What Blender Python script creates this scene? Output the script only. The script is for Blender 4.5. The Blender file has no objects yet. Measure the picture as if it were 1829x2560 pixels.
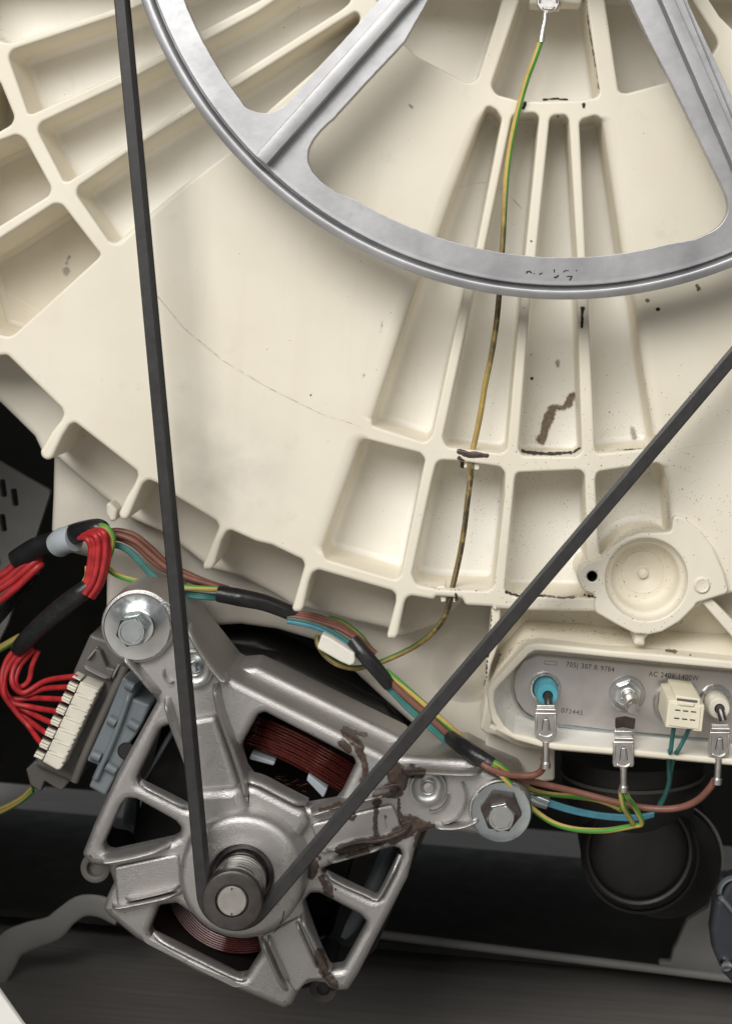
import bpy, math, random
from math import sin, cos, pi, radians, hypot, atan2
from mathutils import Vector, Matrix, noise
from mathutils.geometry import tessellate_polygon
from mathutils.bvhtree import BVHTree
random.seed(4)
S = bpy.context.scene
C = S.collection

# ------------------------------------------------------------------ camera
# The photograph is 1829 x 2560; depth lines of the machine run to (1204, 692).
DIST, FPX, CX, CY = 560.0, 4150.0, 1204.0, 692.0      # mm, px
ROLL = radians(5.0)
FLOOR = 318.0                                         # camera axis above the floor, mm
CR, SR = cos(ROLL), sin(ROLL)

def M(px, py, h=0.0):
    """photo pixel -> mm on the plane h mm in front of the tub's rib tops"""
    s = (DIST - h) / FPX
    return ((px - CX) * s, (CY - py) * s)

def W(u, v, h):
    return Vector(((u * CR - v * SR) / 1000, -h / 1000, (u * SR + v * CR + FLOOR) / 1000))

cam = bpy.data.cameras.new('camera')
cam.sensor_fit = 'VERTICAL'; cam.sensor_height = 24.0
cam.lens = FPX * 24.0 / 2560
cam.shift_x = (914.5 - CX) / 2560; cam.shift_y = (CY - 1280) / 2560
cam.clip_start = 0.01; cam.clip_end = 50
cam.dof.use_dof = True; cam.dof.focus_distance = 0.56; cam.dof.aperture_fstop = 14.0
co = bpy.data.objects.new('camera', cam); C.objects.link(co)
co.matrix_world = Matrix(((CR, -SR, 0, 0), (0, 0, -1, 0), (SR, CR, 0, 0), (0, 0, 0, 1)))
co.location = W(0, 0, DIST)
S.camera = co

# ------------------------------------------------------------------ light
wd = bpy.data.worlds.new('World'); S.world = wd; wd.use_nodes = True
bg = wd.node_tree.nodes['Background']
bg.inputs[0].default_value = (0.93, 0.97, 1.0, 1); bg.inputs[1].default_value = 0.19

def area(name, cam_pos, target, size, power, col):
    l = bpy.data.lights.new(name, 'AREA'); l.shape = 'RECTANGLE'
    l.size, l.size_y = size; l.energy = power; l.color = col
    o = bpy.data.objects.new(name, l); C.objects.link(o)
    a, b = W(*cam_pos), W(*target)
    o.location = a; o.rotation_euler = (b - a).to_track_quat('-Z', 'Y').to_euler()
area('window_light', (-540, 860, 1380), (-30, -110, 0), (1.05, 0.80), 27.5, (1.0, 0.98, 0.94))
area('ceiling_light', (420, 700, 900), (0, -80, 0), (0.9, 0.6), 3.6, (1.0, 0.97, 0.93))
S.view_settings.view_transform = 'Standard'; S.view_settings.look = 'None'
S.view_settings.exposure = 0.0; S.view_settings.gamma = 1.0

# ------------------------------------------------------------------ materials
class NT:
    def __init__(s, name):
        s.m = bpy.data.materials.new(name); s.m.use_nodes = True
        s.t = s.m.node_tree; s.n = s.t.nodes; s.l = s.t.links
        s.b = s.n['Principled BSDF']
    def new(s, ty, **kw):
        n = s.n.new(ty)
        for k, v in kw.items():
            if k.startswith('i_'):
                key = k[2:]; n.inputs[int(key) if key.isdigit() else key].default_value = v
            else: setattr(n, k, v)
        return n
    def link(s, a, b): s.l.new(a, b)
    def pos(s):
        return s.new('ShaderNodeNewGeometry').outputs['Position']
    def noise(s, scale, detail=4, rough=0.55, vec=None):
        n = s.new('ShaderNodeTexNoise', i_Scale=scale, i_Detail=detail, i_Roughness=rough)
        s.link(vec or s.pos(), n.inputs['Vector']); return n.outputs['Fac']
    def ramp(s, fac, stops):
        r = s.new('ShaderNodeValToRGB'); e = r.color_ramp.elements
        while len(e) < len(stops): e.new(0.5)
        for i, (p, c) in enumerate(stops):
            e[i].position = p; e[i].color = (*c, 1) if not isinstance(c, float) else (c, c, c, 1)
        s.link(fac, r.inputs[0]); return r.outputs[0]
    def mix(s, fac, a, b):
        m = s.new('ShaderNodeMix', data_type='RGBA')
        for k, x in ((0, fac), (6, a), (7, b)):
            if isinstance(x, (int, float)): m.inputs[k].default_value = x
            elif isinstance(x, tuple): m.inputs[k].default_value = (*x, 1)
            else: s.link(x, m.inputs[k])
        return m.outputs[2]
    def math(s, op, a, b=None, clamp=False):
        m = s.new('ShaderNodeMath', operation=op, use_clamp=clamp)
        for k, x in ((0, a), (1, b)):
            if x is None: continue
            if isinstance(x, (int, float)): m.inputs[k].default_value = x
            else: s.link(x, m.inputs[k])
        return m.outputs[0]
    def near(s, p, r0, r1):
        """1 inside r0 metres of point p falling to 0 at r1"""
        d = s.new('ShaderNodeVectorMath', operation='DISTANCE'); s.link(s.pos(), d.inputs[0]); d.inputs[1].default_value = p
        mr = s.new('ShaderNodeMapRange', interpolation_type='SMOOTHSTEP'); s.link(d.outputs['Value'], mr.inputs[0])
        mr.inputs[1].default_value = r0; mr.inputs[2].default_value = r1; mr.inputs[3].default_value = 1; mr.inputs[4].default_value = 0
        return mr.outputs[0]
    def bump(s, h, strength, dist=0.0004):
        b = s.new('ShaderNodeBump', i_Strength=strength, i_Distance=dist); s.link(h, b.inputs['Height'])
        s.link(b.outputs[0], s.b.inputs['Normal'])
    def set(s, **kw):
        for k, v in kw.items():
            k = {'col': 'Base Color', 'rough': 'Roughness', 'metal': 'Metallic', 'sss': 'Subsurface Weight', 'spec': 'Specular IOR Level', 'coat': 'Coat Weight'}[k]
            i = s.b.inputs[k]
            if hasattr(v, 'links'): s.link(v, i)
            elif isinstance(v, tuple): i.default_value = (*v, 1)
            else: i.default_value = v

def plastic_cream(name, c1, c2, specks=True):
    t = NT(name)
    base = t.mix(t.ramp(t.noise(26, 5), [(0.35, 0.0), (0.65, 1.0)]), c1, c2)
    scuff = t.ramp(t.noise(75, 6, 0.65), [(0.62, 0.0), (0.8, 1.0)])
    base = t.mix(t.math('MULTIPLY', scuff, 0.25), base, (0.36, 0.31, 0.24))
    mp = t.new('ShaderNodeMapping'); t.link(t.pos(), mp.inputs[0]); mp.inputs['Scale'].default_value = (90, 60, 9)
    run = t.ramp(t.noise(1.0, 5, 0.6, mp.outputs[0]), [(0.55, 0.0), (0.75, 1.0)])
    base = t.mix(t.math('MULTIPLY', run, 0.13), base, (0.52, 0.43, 0.29))
    fine = t.ramp(t.noise(420, 5, 0.7), [(0.60, 0.0), (0.78, 1.0)])
    base = t.mix(t.math('MULTIPLY', fine, 0.10), base, (0.42, 0.37, 0.30))
    grey = t.near(tuple(W(*M(545, 1180), 0)), 0.006, 0.034)
    base = t.mix(t.math('MULTIPLY', t.math('MULTIPLY', grey, t.ramp(t.noise(60, 4), [(0.3, 0.0), (0.75, 1.0)])), 0.55), base, (0.36, 0.34, 0.31))
    if specks:
        dens = t.near(tuple(W(*M(1480, 1330), 0)), 0.02, 0.075)
        dens2 = t.near(tuple(W(*M(1250, 1730), 0)), 0.006, 0.03)
        dens = t.math('MAXIMUM', dens, dens2)
        clump = t.ramp(t.noise(90, 3), [(0.4, 0.15), (0.68, 1.0)])
        dens = t.math('MULTIPLY', dens, clump)
        dens = t.math('MAXIMUM', dens, 0.004)
        for sc, k in ((900, 0.22), (1900, 0.30)):
            v = t.new('ShaderNodeTexVoronoi', i_Scale=sc); t.link(t.pos(), v.inputs['Vector'])
            sp = t.new('ShaderNodeSeparateColor'); t.link(v.outputs['Color'], sp.inputs[0])
            here = t.math('LESS_THAN', sp.outputs[0], t.math('MULTIPLY', dens, 0.42))
            size = t.math('MULTIPLY', sp.outputs[1], k)
            dot = t.math('LESS_THAN', v.outputs['Distance'], size)
            base = t.mix(t.math('MULTIPLY', t.math('MULTIPLY', here, dot), 0.85), base, (0.045, 0.038, 0.03))
    t.set(col=base, rough=t.ramp(t.noise(140, 4), [(0.3, 0.38), (0.7, 0.55)]), sss=0.0)
    t.bump(t.noise(900, 3), 0.05, 0.0002)
    return t.m

def simple(name, col, rough=0.5, metal=0.0, var=0.12, scale=120, bump=0.0, bscale=1500, spec=None, bdist=0.0003):
    t = NT(name)
    a = tuple(max(0, c * (1 - var)) for c in col); b = tuple(min(1, c * (1 + var)) for c in col)
    t.set(col=t.mix(t.ramp(t.noise(scale, 5), [(0.3, 0.0), (0.7, 1.0)]), a, b), metal=metal,
          rough=t.ramp(t.noise(scale * 2.3, 4), [(0.3, max(0.03, rough - 0.07)), (0.7, min(1.0, rough + 0.07))]))
    if spec is not None: t.set(spec=spec)
    if bump: t.bump(t.noise(bscale, 3), bump, bdist)
    return t.m

def cast_aluminium():
    t = NT('cast aluminium')
    base = t.mix(t.noise(60, 5), (0.43, 0.414, 0.400), (0.545, 0.526, 0.510))
    base = t.mix(t.math('MULTIPLY', t.ramp(t.noise(130, 6, 0.7), [(0.60, 0.0), (0.74, 1.0)]), 0.45), base, (0.20, 0.17, 0.145))
    v = t.new('ShaderNodeTexVoronoi', i_Scale=900); t.link(t.pos(), v.inputs['Vector'])
    sp = t.new('ShaderNodeSeparateColor'); t.link(v.outputs['Color'], sp.inputs[0])
    dot = t.math('MULTIPLY', t.math('LESS_THAN', sp.outputs[0], 0.012), t.math('LESS_THAN', v.outputs['Distance'], 0.22))
    base = t.mix(t.math('MULTIPLY', dot, 0.8), base, (0.04, 0.03, 0.03))
    t.set(col=base, metal=0.8, rough=t.ramp(t.noise(700, 3), [(0.3, 0.32), (0.7, 0.47)]))
    t.bump(t.noise(2600, 2, 0.6), 0.62, 0.00024)
    return t.m

def pulley_metal():
    t = NT('die cast pulley aluminium')
    mp = t.new('ShaderNodeMapping'); t.link(t.pos(), mp.inputs[0])
    mp.inputs['Scale'].default_value = (1, 1, 1)
    n = t.noise(42, 7, 0.62)
    base = t.mix(t.ramp(n, [(0.32, 0.0), (0.68, 1.0)]), (0.37, 0.37, 0.382), (0.53, 0.53, 0.54))
    base = t.mix(t.math('MULTIPLY', t.ramp(t.noise(170, 6, 0.7), [(0.58, 0.0), (0.72, 1.0)]), 0.4), base, (0.30, 0.30, 0.315))
    t.set(col=base, metal=0.85, rough=t.ramp(t.noise(85, 5), [(0.3, 0.40), (0.7, 0.48)]))
    t.bump(t.noise(260, 4, 0.55), 0.10, 0.0005)
    return t.m

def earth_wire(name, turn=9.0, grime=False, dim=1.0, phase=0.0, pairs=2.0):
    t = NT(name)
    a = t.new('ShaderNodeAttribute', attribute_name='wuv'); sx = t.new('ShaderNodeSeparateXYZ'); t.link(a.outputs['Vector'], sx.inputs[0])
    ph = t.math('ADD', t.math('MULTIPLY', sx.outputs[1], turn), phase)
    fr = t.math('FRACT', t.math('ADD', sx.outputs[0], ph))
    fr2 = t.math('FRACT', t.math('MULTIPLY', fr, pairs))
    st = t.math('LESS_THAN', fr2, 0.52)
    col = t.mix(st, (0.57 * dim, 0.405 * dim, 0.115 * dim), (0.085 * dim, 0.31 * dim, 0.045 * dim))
    if grime:
        g = t.ramp(sx.outputs[1], [(0.050, 0.0), (0.066, 0.85), (0.105, 1.0), (0.118, 0.35), (0.140, 0.4), (0.15, 1.0), (0.19, 1.0), (0.205, 1.0), (0.225, 0.5), (0.26, 0.75)])
        side = t.ramp(t.math('FRACT', t.math('ADD', sx.outputs[0], t.math('MULTIPLY', t.noise(120, 3), 0.5))), [(0.45, 0.75), (0.55, 1.0)])
        g = t.math('MULTIPLY', g, t.math('MULTIPLY', side, t.ramp(t.noise(300, 4), [(0.38, 0.55), (0.5, 1.0)])))
        col = t.mix(g, col, (0.055, 0.042, 0.033))
    col = t.mix(t.math('MULTIPLY', t.ramp(t.noise(500, 4, 0.65), [(0.5, 0.0), (0.75, 1.0)]), 0.3), col, (0.16, 0.13, 0.09))
    t.set(col=col, rough=0.5)
    return t.m

MT = {
 'cream': plastic_cream('cream polypropylene', (0.775, 0.715, 0.588), (0.82, 0.768, 0.645)),
 'pocket': plastic_cream('cream polypropylene pocket lightened', (0.83, 0.80, 0.735), (0.86, 0.84, 0.785)),  # same plastic, whitened to put brighter light into the pocket floors
 'skirt': plastic_cream('shade-greyed polypropylene', (0.66, 0.61, 0.52), (0.72, 0.675, 0.59)),  # same cream plastic, shade of the deeper parts greyed into its colour
 'alu': cast_aluminium(), 'pulley': pulley_metal(),
 'rubber': simple('black belt rubber', (0.029, 0.0285, 0.0285), 0.44, 0, 0.22, 260, 0.12, 1500),
 'black': simple('black rubber', (0.017, 0.016, 0.015), 0.5, 0, 0.2, 60),
 'steel': simple('turned steel', (0.56, 0.55, 0.54), 0.24, 1.0, 0.04, 60),
 'shaft': simple('bright shaft steel', (0.62, 0.60, 0.57), 0.34, 1.0, 0.12, 300, 0.06),
 'dsteel': simple('dark turned steel', (0.13, 0.12, 0.115), 0.33, 0.9, 0.15, 250, 0.05),
 'zinc': simple('zinc plated steel', (0.74, 0.76, 0.75), 0.20, 1.0, 0.10, 160, 0.05, 700),
 'zincdull': simple('dull galvanised steel', (0.50, 0.50, 0.48), 0.36, 0.9, 0.18, 220, 0.12, 500),
 'bluezinc': simple('blue passivated zinc', (0.58, 0.64, 0.655), 0.22, 1.0, 0.15, 120),
 'heater': simple('heater flange steel', (0.58, 0.545, 0.525), 0.38, 0.75, 0.10, 70, 0.06, 600),
 'tin': simple('tinned terminal', (0.68, 0.655, 0.63), 0.36, 1.0, 0.12, 300, 0.08),
 'copper': simple('enamelled copper', (0.13, 0.028, 0.022), 0.26, 0.35, 0.2, 400),
 'coppershade': simple('enamelled copper darkened for shade', (0.085, 0.016, 0.014), 0.28, 0.1, 0.2, 400),  # copper copy with shade put into its colour for the lower coil
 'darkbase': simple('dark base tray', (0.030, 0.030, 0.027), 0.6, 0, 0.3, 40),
 'copper2': simple('armature copper', (0.30, 0.12, 0.06), 0.4, 0.6, 0.4, 300),
 'stator': simple('stator laminations', (0.020, 0.019, 0.019), 0.5, 0.3, 0.3, 90),
 'greybody': simple('grey motor plastic', (0.155, 0.175, 0.19), 0.42, 0, 0.10, 80),
 'holder': simple('dark grey connector plastic and shaded aluminium', (0.12, 0.11, 0.10), 0.45, 0, 0.15, 80),
 'beige': simple('beige connector nylon', (0.72, 0.68, 0.58), 0.42, 0, 0.07, 120),
 'ivory': simple('ivory connector nylon', (0.80, 0.74, 0.58), 0.38, 0, 0.05, 120),
 'white': simple('white nylon', (0.78, 0.76, 0.68), 0.38, 0, 0.05, 120),
 'ltgrey': simple('pale grey nylon clip', (0.40, 0.44, 0.47), 0.4, 0, 0.08, 120),
 'red': simple('red wire insulation', (0.42, 0.024, 0.028), 0.46, 0, 0.3, 260),
 'brown': simple('brown wire insulation', (0.21, 0.088, 0.062), 0.45, 0, 0.15, 250),
 'blue': simple('blue wire insulation', (0.075, 0.27, 0.36), 0.45, 0, 0.15, 250),
 'teal': simple('teal wire insulation', (0.045, 0.18, 0.165), 0.45, 0, 0.15, 250),
 'tape': simple('black insulating tape', (0.016, 0.016, 0.017), 0.33, 0, 0.25, 200, 0.35, 260, bdist=0.0010),
 'cyan': simple('cyan ceramic bush', (0.10, 0.42, 0.52), 0.42, 0, 0.10, 200),
 'bush': simple('white ceramic bush', (0.74, 0.70, 0.60), 0.42, 0, 0.06, 200),
 'grease': simple('brown grease', (0.060, 0.040, 0.030), 0.38, 0, 0.35, 260, 0.5, 350, bdist=0.0008),
 'dirt': simple('dried brown dirt', (0.25, 0.185, 0.14), 0.8, 0, 0.45, 520, 0.3, 500),
 'rust': simple('rusty grimed steel', (0.060, 0.046, 0.040), 0.5, 0.4, 0.35, 300, 0.2, 600),
 'smudge': simple('grey smudge', (0.47, 0.455, 0.43), 0.7, 0, 0.15, 300),
 'staygrey': simple('grey sheet steel', (0.34, 0.33, 0.32), 0.5, 0.0, 0.15, 40),
 'strapgrey': simple('grey strap plastic', (0.46, 0.45, 0.43), 0.55, 0, 0.1, 60),
 'blackdirt': simple('black rubber dust', (0.035, 0.03, 0.026), 0.9, 0, 0.4, 420),
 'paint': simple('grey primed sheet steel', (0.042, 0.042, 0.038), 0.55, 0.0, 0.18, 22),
 'pale': simple('pale painted steel', (0.30, 0.29, 0.275), 0.5, 0.0, 0.12, 30),
 'cabwhite': simple('white enamelled steel', (0.82, 0.81, 0.77), 0.3, 0.0, 0.03, 60),
 'damper': simple('blue grey damper plastic', (0.035, 0.040, 0.048), 0.45, 0.0, 0.15, 60),
 'ink': simple('stamped dark lettering', (0.15, 0.14, 0.13), 0.5, 0.5, 0.15, 400),
 'earth': earth_wire('earth wire'), 'earthgrime': earth_wire('earth wire with grease', 1.5, True, 1.0, 0.75, 1.0),
 'earthshade': earth_wire('earth wire shaded', 7.0, False, 0.55),  # same wire with shade multiplied into its colours
}
def film(key, name, col, rough, lo, hi, nscale, speck=False, amax=1.0):
    t = NT(name)
    a = t.new('ShaderNodeAttribute', attribute_name='dep').outputs['Fac']
    n = t.noise(nscale, 5, 0.65)
    if speck:
        al = t.math('GREATER_THAN', t.math('ADD', t.math('MULTIPLY', a, 0.24), n), 0.835)
    else:
        al = t.ramp(t.math('ADD', a, t.math('MULTIPLY', t.math('SUBTRACT', n, 0.5), 0.9)), [(lo, 0.0), (hi, 1.0)])
    c = t.mix(t.ramp(t.noise(nscale * 1.7, 4), [(0.3, 0.0), (0.7, 1.0)]), tuple(x * 0.62 for x in col), tuple(min(1, x * 1.35) for x in col))
    t.set(col=c, rough=rough); t.link(t.math('MULTIPLY', al, amax), t.b.inputs['Alpha']); MT[key] = t.m
film('dirt', 'dried brown dirt', (0.20, 0.145, 0.108), 0.8, 0.05, 0.55, 420, amax=0.9)
film('blackdirt', 'black rubber dirt', (0.030, 0.026, 0.022), 0.85, 0.0, 0.45, 500)
film('grease', 'brown grease and belt shadow film', (0.072, 0.050, 0.038), 0.36, -0.05, 0.22, 330)
film('smudge', 'grey smudge', (0.36, 0.35, 0.325), 0.7, 0.1, 0.8, 260, amax=0.6)
film('dust', 'black rubber dust', (0.040, 0.036, 0.030), 0.9, 0, 1, 1300, True)
def wood():
    t = NT('dark floor laminate')
    mp = t.new('ShaderNodeMapping'); t.link(t.pos(), mp.inputs[0]); mp.inputs['Scale'].default_value = (4, 90, 10)
    mp.inputs['Rotation'].default_value = (0, 0, radians(-13))
    n = t.noise(4.0, 6, 0.62, mp.outputs[0])
    t.set(col=t.mix(t.ramp(n, [(0.3, 0.0), (0.7, 1.0)]), (0.25, 0.232, 0.217), (0.35, 0.325, 0.305)), rough=0.5)
    return t.m
MT['wood'] = wood()

# ------------------------------------------------------------------ geometry helpers (mm)
def q(ox, oy, k, pts): return [(ox + p[0] * k, oy + p[1] * k) + tuple(p[2:]) for p in pts]
K = 0.39409
def c1(*p): return q(0, 0, K, p)
def c2(*p): return q(600, 0, K, p)
def c3(*p): return q(1189, 0, K, p)
def c4(*p): return q(0, 600, K, p)
def c5(*p): return q(600, 600, K, p)
def c6(*p): return q(1189, 600, K, p)
def c7(*p): return q(0, 1200, K, p)
def c8(*p): return q(600, 1200, K, p)
def c9(*p): return q(1189, 1200, K, p)
def d4(*p): return q(0, 1800, K, p)
def d5(*p): return q(600, 1800, K, p)
def d6(*p): return q(1189, 1800, K, p)
def e1(*p): return q(400, 1960, 0.25862, p)
def e2(*p): return q(380, 1560, 0.25862, p)
def e3(*p): return q(780, 1780, 0.25862, p)
def e4(*p): return q(180, 1900, 0.25862, p)
def e5(*p): return q(560, 2200, 0.30788, p)
def e6(*p): return q(0, 1260, 0.22167, p)
def e7(*p): return q(60, 1580, 0.25862, p)
def g1(*p): return q(1200, 1560, 0.19704, p)
def g2(*p): return q(1509, 1560, 0.19704, p)
def g4(*p): return q(1180, 1860, 0.28325, p)
def g5(*p): return q(1429, 1960, 0.26403, p)
def g6(*p): return q(760, 1480, 0.29557, p)
def z0(*p): return q(0, 0, 1.12623, p)          # whole-photo view

def PL(pts, h): return [M(p[0], p[1], h) for p in pts]

def area2(p): return sum(p[i][0] * p[(i + 1) % len(p)][1] - p[(i + 1) % len(p)][0] * p[i][1] for i in range(len(p)))

def rnd(poly, r=2.0, n=5, soft=None):
    """round the corners (mm); returns ccw points and a soft value per point. soft: {edge index: mm}; edge i joins corner i and i+1"""
    N = len(poly); soft = soft or {}
    es = [soft.get(i, 0.0) for i in range(N)]
    if area2(poly) < 0:
        poly = poly[::-1]; es = [es[(N - 2 - i) % N] for i in range(N)]
    out, so = [], []
    for i in range(N):
        p0, p1, p2 = Vector(poly[i - 1]), Vector(poly[i]), Vector(poly[(i + 1) % N])
        a, b = (p0 - p1), (p2 - p1); la, lb = a.length, b.length
        if la < 1e-6 or lb < 1e-6: continue
        a /= la; b /= lb
        cosang = max(-1, min(1, a.dot(b))); ang = math.acos(cosang)
        sa, sb = es[i - 1], es[i]
        if ang > radians(168):
            out.append(tuple(p1)); so.append((sa + sb) / 2); continue
        d = min(r / math.tan(ang / 2), la * 0.48, lb * 0.48)
        rr = d * math.tan(ang / 2)
        ctr = p1 + (a + b).normalized() * (rr / sin(ang / 2))
        s, e = p1 + a * d - ctr, p1 + b * d - ctr
        t0 = atan2(s.y, s.x); dt = atan2(e.y, e.x) - t0
        while dt > pi: dt -= 2 * pi
        while dt < -pi: dt += 2 * pi
        for k in range(n + 1):
            f = k / n; out.append((ctr.x + rr * cos(t0 + dt * f), ctr.y + rr * sin(t0 + dt * f))); so.append(sa + (sb - sa) * f)
    return out, so

def off(p, d):
    """offset ccw polygon outward by d (number or list)"""
    N = len(p); res = []
    for i in range(N):
        a, b, c = Vector(p[i - 1]), Vector(p[i]), Vector(p[(i + 1) % N])
        e1_, e2_ = (b - a), (c - b)
        n1 = Vector((e1_.y, -e1_.x)); n2 = Vector((e2_.y, -e2_.x))
        n1 = n1.normalized() if n1.length > 1e-9 else n1; n2 = n2.normalized() if n2.length > 1e-9 else n2
        n = n1 + n2
        n = n.normalized() if n.length > 1e-6 else n1
        k = 1 / max(0.45, n.dot(n1)) if n1.length else 1
        dd = d[i] if isinstance(d, (list, tuple)) else d
        res.append((b.x + n.x * dd * k, b.y + n.y * dd * k))
    return res

def dense(p, step):
    out = []
    for i in range(len(p)):
        a, b = p[i], p[(i + 1) % len(p)]; L = hypot(b[0] - a[0], b[1] - a[1]); n = max(1, int(L / step))
        out += [(a[0] + (b[0] - a[0]) * k / n, a[1] + (b[1] - a[1]) * k / n) for k in range(n)]
    return out

def circ(cx, cy, r, n=48, a0=0): return [(cx + r * cos(a0 + 2 * pi * i / n), cy + r * sin(a0 + 2 * pi * i / n)) for i in range(n)]

def spline(P, sub=8):
    P = [Vector(p) for p in P]; out = []
    for i in range(len(P) - 1):
        p0, p1, p2, p3 = P[max(0, i - 1)], P[i], P[i + 1], P[min(len(P) - 1, i + 2)]
        for k in range(sub):
            t = k / sub
            out.append(0.5 * ((2 * p1) + (p2 - p0) * t + (2 * p0 - 5 * p1 + 4 * p2 - p3) * t * t + (3 * p1 - p0 - 3 * p2 + p3) * t ** 3))
    out.append(P[-1]); return out

OFFS = {}
class G:
    def __init__(s): s.v = []; s.f = []; s.a = []
    def add(s, vs, fs, at=None):
        b = len(s.v); s.v += vs; s.f += [tuple(i + b for i in f) for f in fs]
        s.a += at if at else [(0, 0, 0)] * len(vs)
    def rings(s, R, closed=True, cap0=False, cap1=False, at=None):
        n = len(R[0]); vs = [p for r in R for p in r]; fs = []
        m = n if closed else n - 1
        for k in range(len(R) - 1):
            for i in range(m):
                j = (i + 1) % n
                fs.append((k * n + i, k * n + j, (k + 1) * n + j, (k + 1) * n + i))
        s.add(vs, fs, at)
        if cap0: s.fill([R[0]])
        if cap1: s.fill([R[-1]])
    def fill(s, loops):
        pts = [Vector(p) for l in loops for p in l]
        t = tessellate_polygon([[Vector((p[0], p[1], 0)) for p in l] for l in loops])
        s.add([tuple(p) for p in pts], [tuple(x) for x in t])
    def prism(s, outer, h1, h0, holes=(), bev=0.6, seg=3, back=False, hole_h0=None):
        """outer: ccw mm outline; extruded from h0 (rear) to h1 (front) with rounded front edges"""
        if area2(outer) < 0: outer = outer[::-1]
        hs = [h if area2(h) > 0 else h[::-1] for h in holes]
        def prof():
            for k in range(seg + 1):
                t = k / seg * pi / 2; yield bev * (1 - sin(t)), h1 - bev * (1 - cos(t))
        tops = []
        for sg, lp in [(-1, outer)] + [(1, h) for h in hs]:
            R = []
            for d, h in prof():
                R.append([(x, y, h) for x, y in off(lp, sg * d)])
            R.append([(x, y, h0 if sg < 0 or hole_h0 is None else hole_h0) for x, y in lp])
            s.rings(R); tops.append(R[0])
        s.fill(tops)
        if back: s.fill([[(x, y, h0) for x, y in outer]] + [[(x, y, h0) for x, y in h] for h in hs])
    def bowl(s, outline, so, depth, top=0.0, bev=0.7, draft=0.8, fil=1.6, floor=True, tilt=(0, 0)):
        """pocket sunk from plane `top`; returns the ring where it meets the plane"""
        e = [bev + x for x in so]; bh = [bev + 0.55 * x for x in so]; R = []
        for k in range(6):
            t = k / 5 * pi / 2
            o = off(outline, [x * (1 - sin(t)) for x in e])
            R.append([(o[i][0], o[i][1], top - bh[i] * (1 - cos(t))) for i in range(len(o))])
        for d, h in ((draft * 0.5, depth * 0.5), (draft, depth - fil), (draft + fil * 0.13, depth - fil * 0.5), (draft + fil * 0.5, depth - fil * 0.13), (draft + fil, depth)):
            o = off(outline, -d); R.append([(x, y, top - h) for x, y in o])
        s.rings(R[::1])
        if floor: s.fill([[(x, y, top - depth - 0.04) for x, y in outline]])
        return R[0]
    def lathe(s, u, v, prof, n=56, a0=0.0):
        R = [[(u + r * cos(a0 + 2 * pi * i / n), v + r * sin(a0 + 2 * pi * i / n), h) for i in range(n)] for r, h in prof]
        s.rings(R)
        if prof[0][0] > 0.01: pass
    def tube(s, P, r, n=10, sub=8, caps=True, flat=1.0, spl=True):
        """P: list of (u,v,h); r number or list over the control points"""
        Q = spline(P, sub) if spl else [Vector(p) for p in P]
        rl = r if isinstance(r, (list, tuple)) else [r] * len(P)
        def rad(i):
            x = i / (len(Q) - 1) * (len(rl) - 1); a = min(int(x), len(rl) - 2) if len(rl) > 1 else 0
            return rl[a] + (rl[min(a + 1, len(rl) - 1)] - rl[a]) * (x - a)
        R, A, L, prev = [], [], 0.0, None
        for i, p in enumerate(Q):
            t = (Q[min(i + 1, len(Q) - 1)] - Q[max(i - 1, 0)]).normalized()
            if prev is None:
                up = Vector((0, 0, 1)) if abs(t.z) < 0.9 else Vector((1, 0, 0))
                x = t.cross(up).normalized()
            else:
                x = (prev - t * prev.dot(t)).normalized()
            y = t.cross(x); prev = x
            if i: L += (p - Q[i - 1]).length
            rr = rad(i)
            R.append([tuple(p + (x * cos(2 * pi * k / n) + y * sin(2 * pi * k / n) * flat) * rr) for k in range(n + 1)])
            A += [(k / n, L / 1000, 0) for k in range(n + 1)]
        s.rings(R, closed=False, at=A)
        if caps:
            for e, o in ((R[0], Q[0]), (R[-1], Q[-1])):
                b = e[:-1]; s.add([tuple(x) for x in b] + [tuple(o)], [(i, (i + 1) % n, n) for i in range(n)])
    def ridge(s, pts, w, h1, h0, taper=True, n=7, sub=6):
        """rounded bar along pts [(u,v)], half width w, crest at h1, foot at h0"""
        Q = spline([(p[0], p[1], p[2] if len(p) > 2 else 0) for p in pts], sub); R = []
        N = len(Q)
        for i, p in enumerate(Q):
            t = (Q[min(i + 1, N - 1)] - Q[max(i - 1, 0)]); t.z = 0; t.normalize(); x = Vector((t.y, -t.x, 0))
            k = 1.0
            if taper: k = min(1.0, 0.12 + min(i, N - 1 - i) / 2.5)
            ring = [(p.x + x.x * w * 1.25, p.y + x.y * w * 1.25, h0)]
            for j in range(n + 1):
                a = pi * j / n
                ring.append((p.x + x.x * w * cos(a), p.y + x.y * w * cos(a), h0 + ((h1 + p.z - h0) * (0.35 + 0.65 * sin(a))) * (k if taper else 1)))
            ring.append((p.x - x.x * w * 1.25, p.y - x.y * w * 1.25, h0)); R.append(ring)
        s.rings(R, closed=False); 
    def build(s, name, mat, parent=None, smooth=38):
        base = OFFS.get(parent.name, Vector()) if parent else None
        ws = [W(*p) for p in s.v]
        if base is None:
            lo = Vector([min(p[i] for p in ws) for i in range(3)]); hi = Vector([max(p[i] for p in ws) for i in range(3)])
            base = (lo + hi) / 2; base.z = lo.z
        me = bpy.data.meshes.new(name); me.from_pydata([tuple(p - base) for p in ws], [], s.f)
        at = me.attributes.new('wuv', 'FLOAT_VECTOR', 'POINT'); at.data.foreach_set('vector', [x for a in s.a for x in a])
        me.materials.append(MT[mat])
        import bmesh
        bm = bmesh.new(); bm.from_mesh(me); bmesh.ops.recalc_face_normals(bm, faces=bm.faces)
        bm.to_mesh(me); bm.free()
        me.polygons.foreach_set('use_smooth', [True] * len(me.polygons)); me.set_sharp_from_angle(angle=radians(smooth))
        o = bpy.data.objects.new(name, me); C.objects.link(o)
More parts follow.
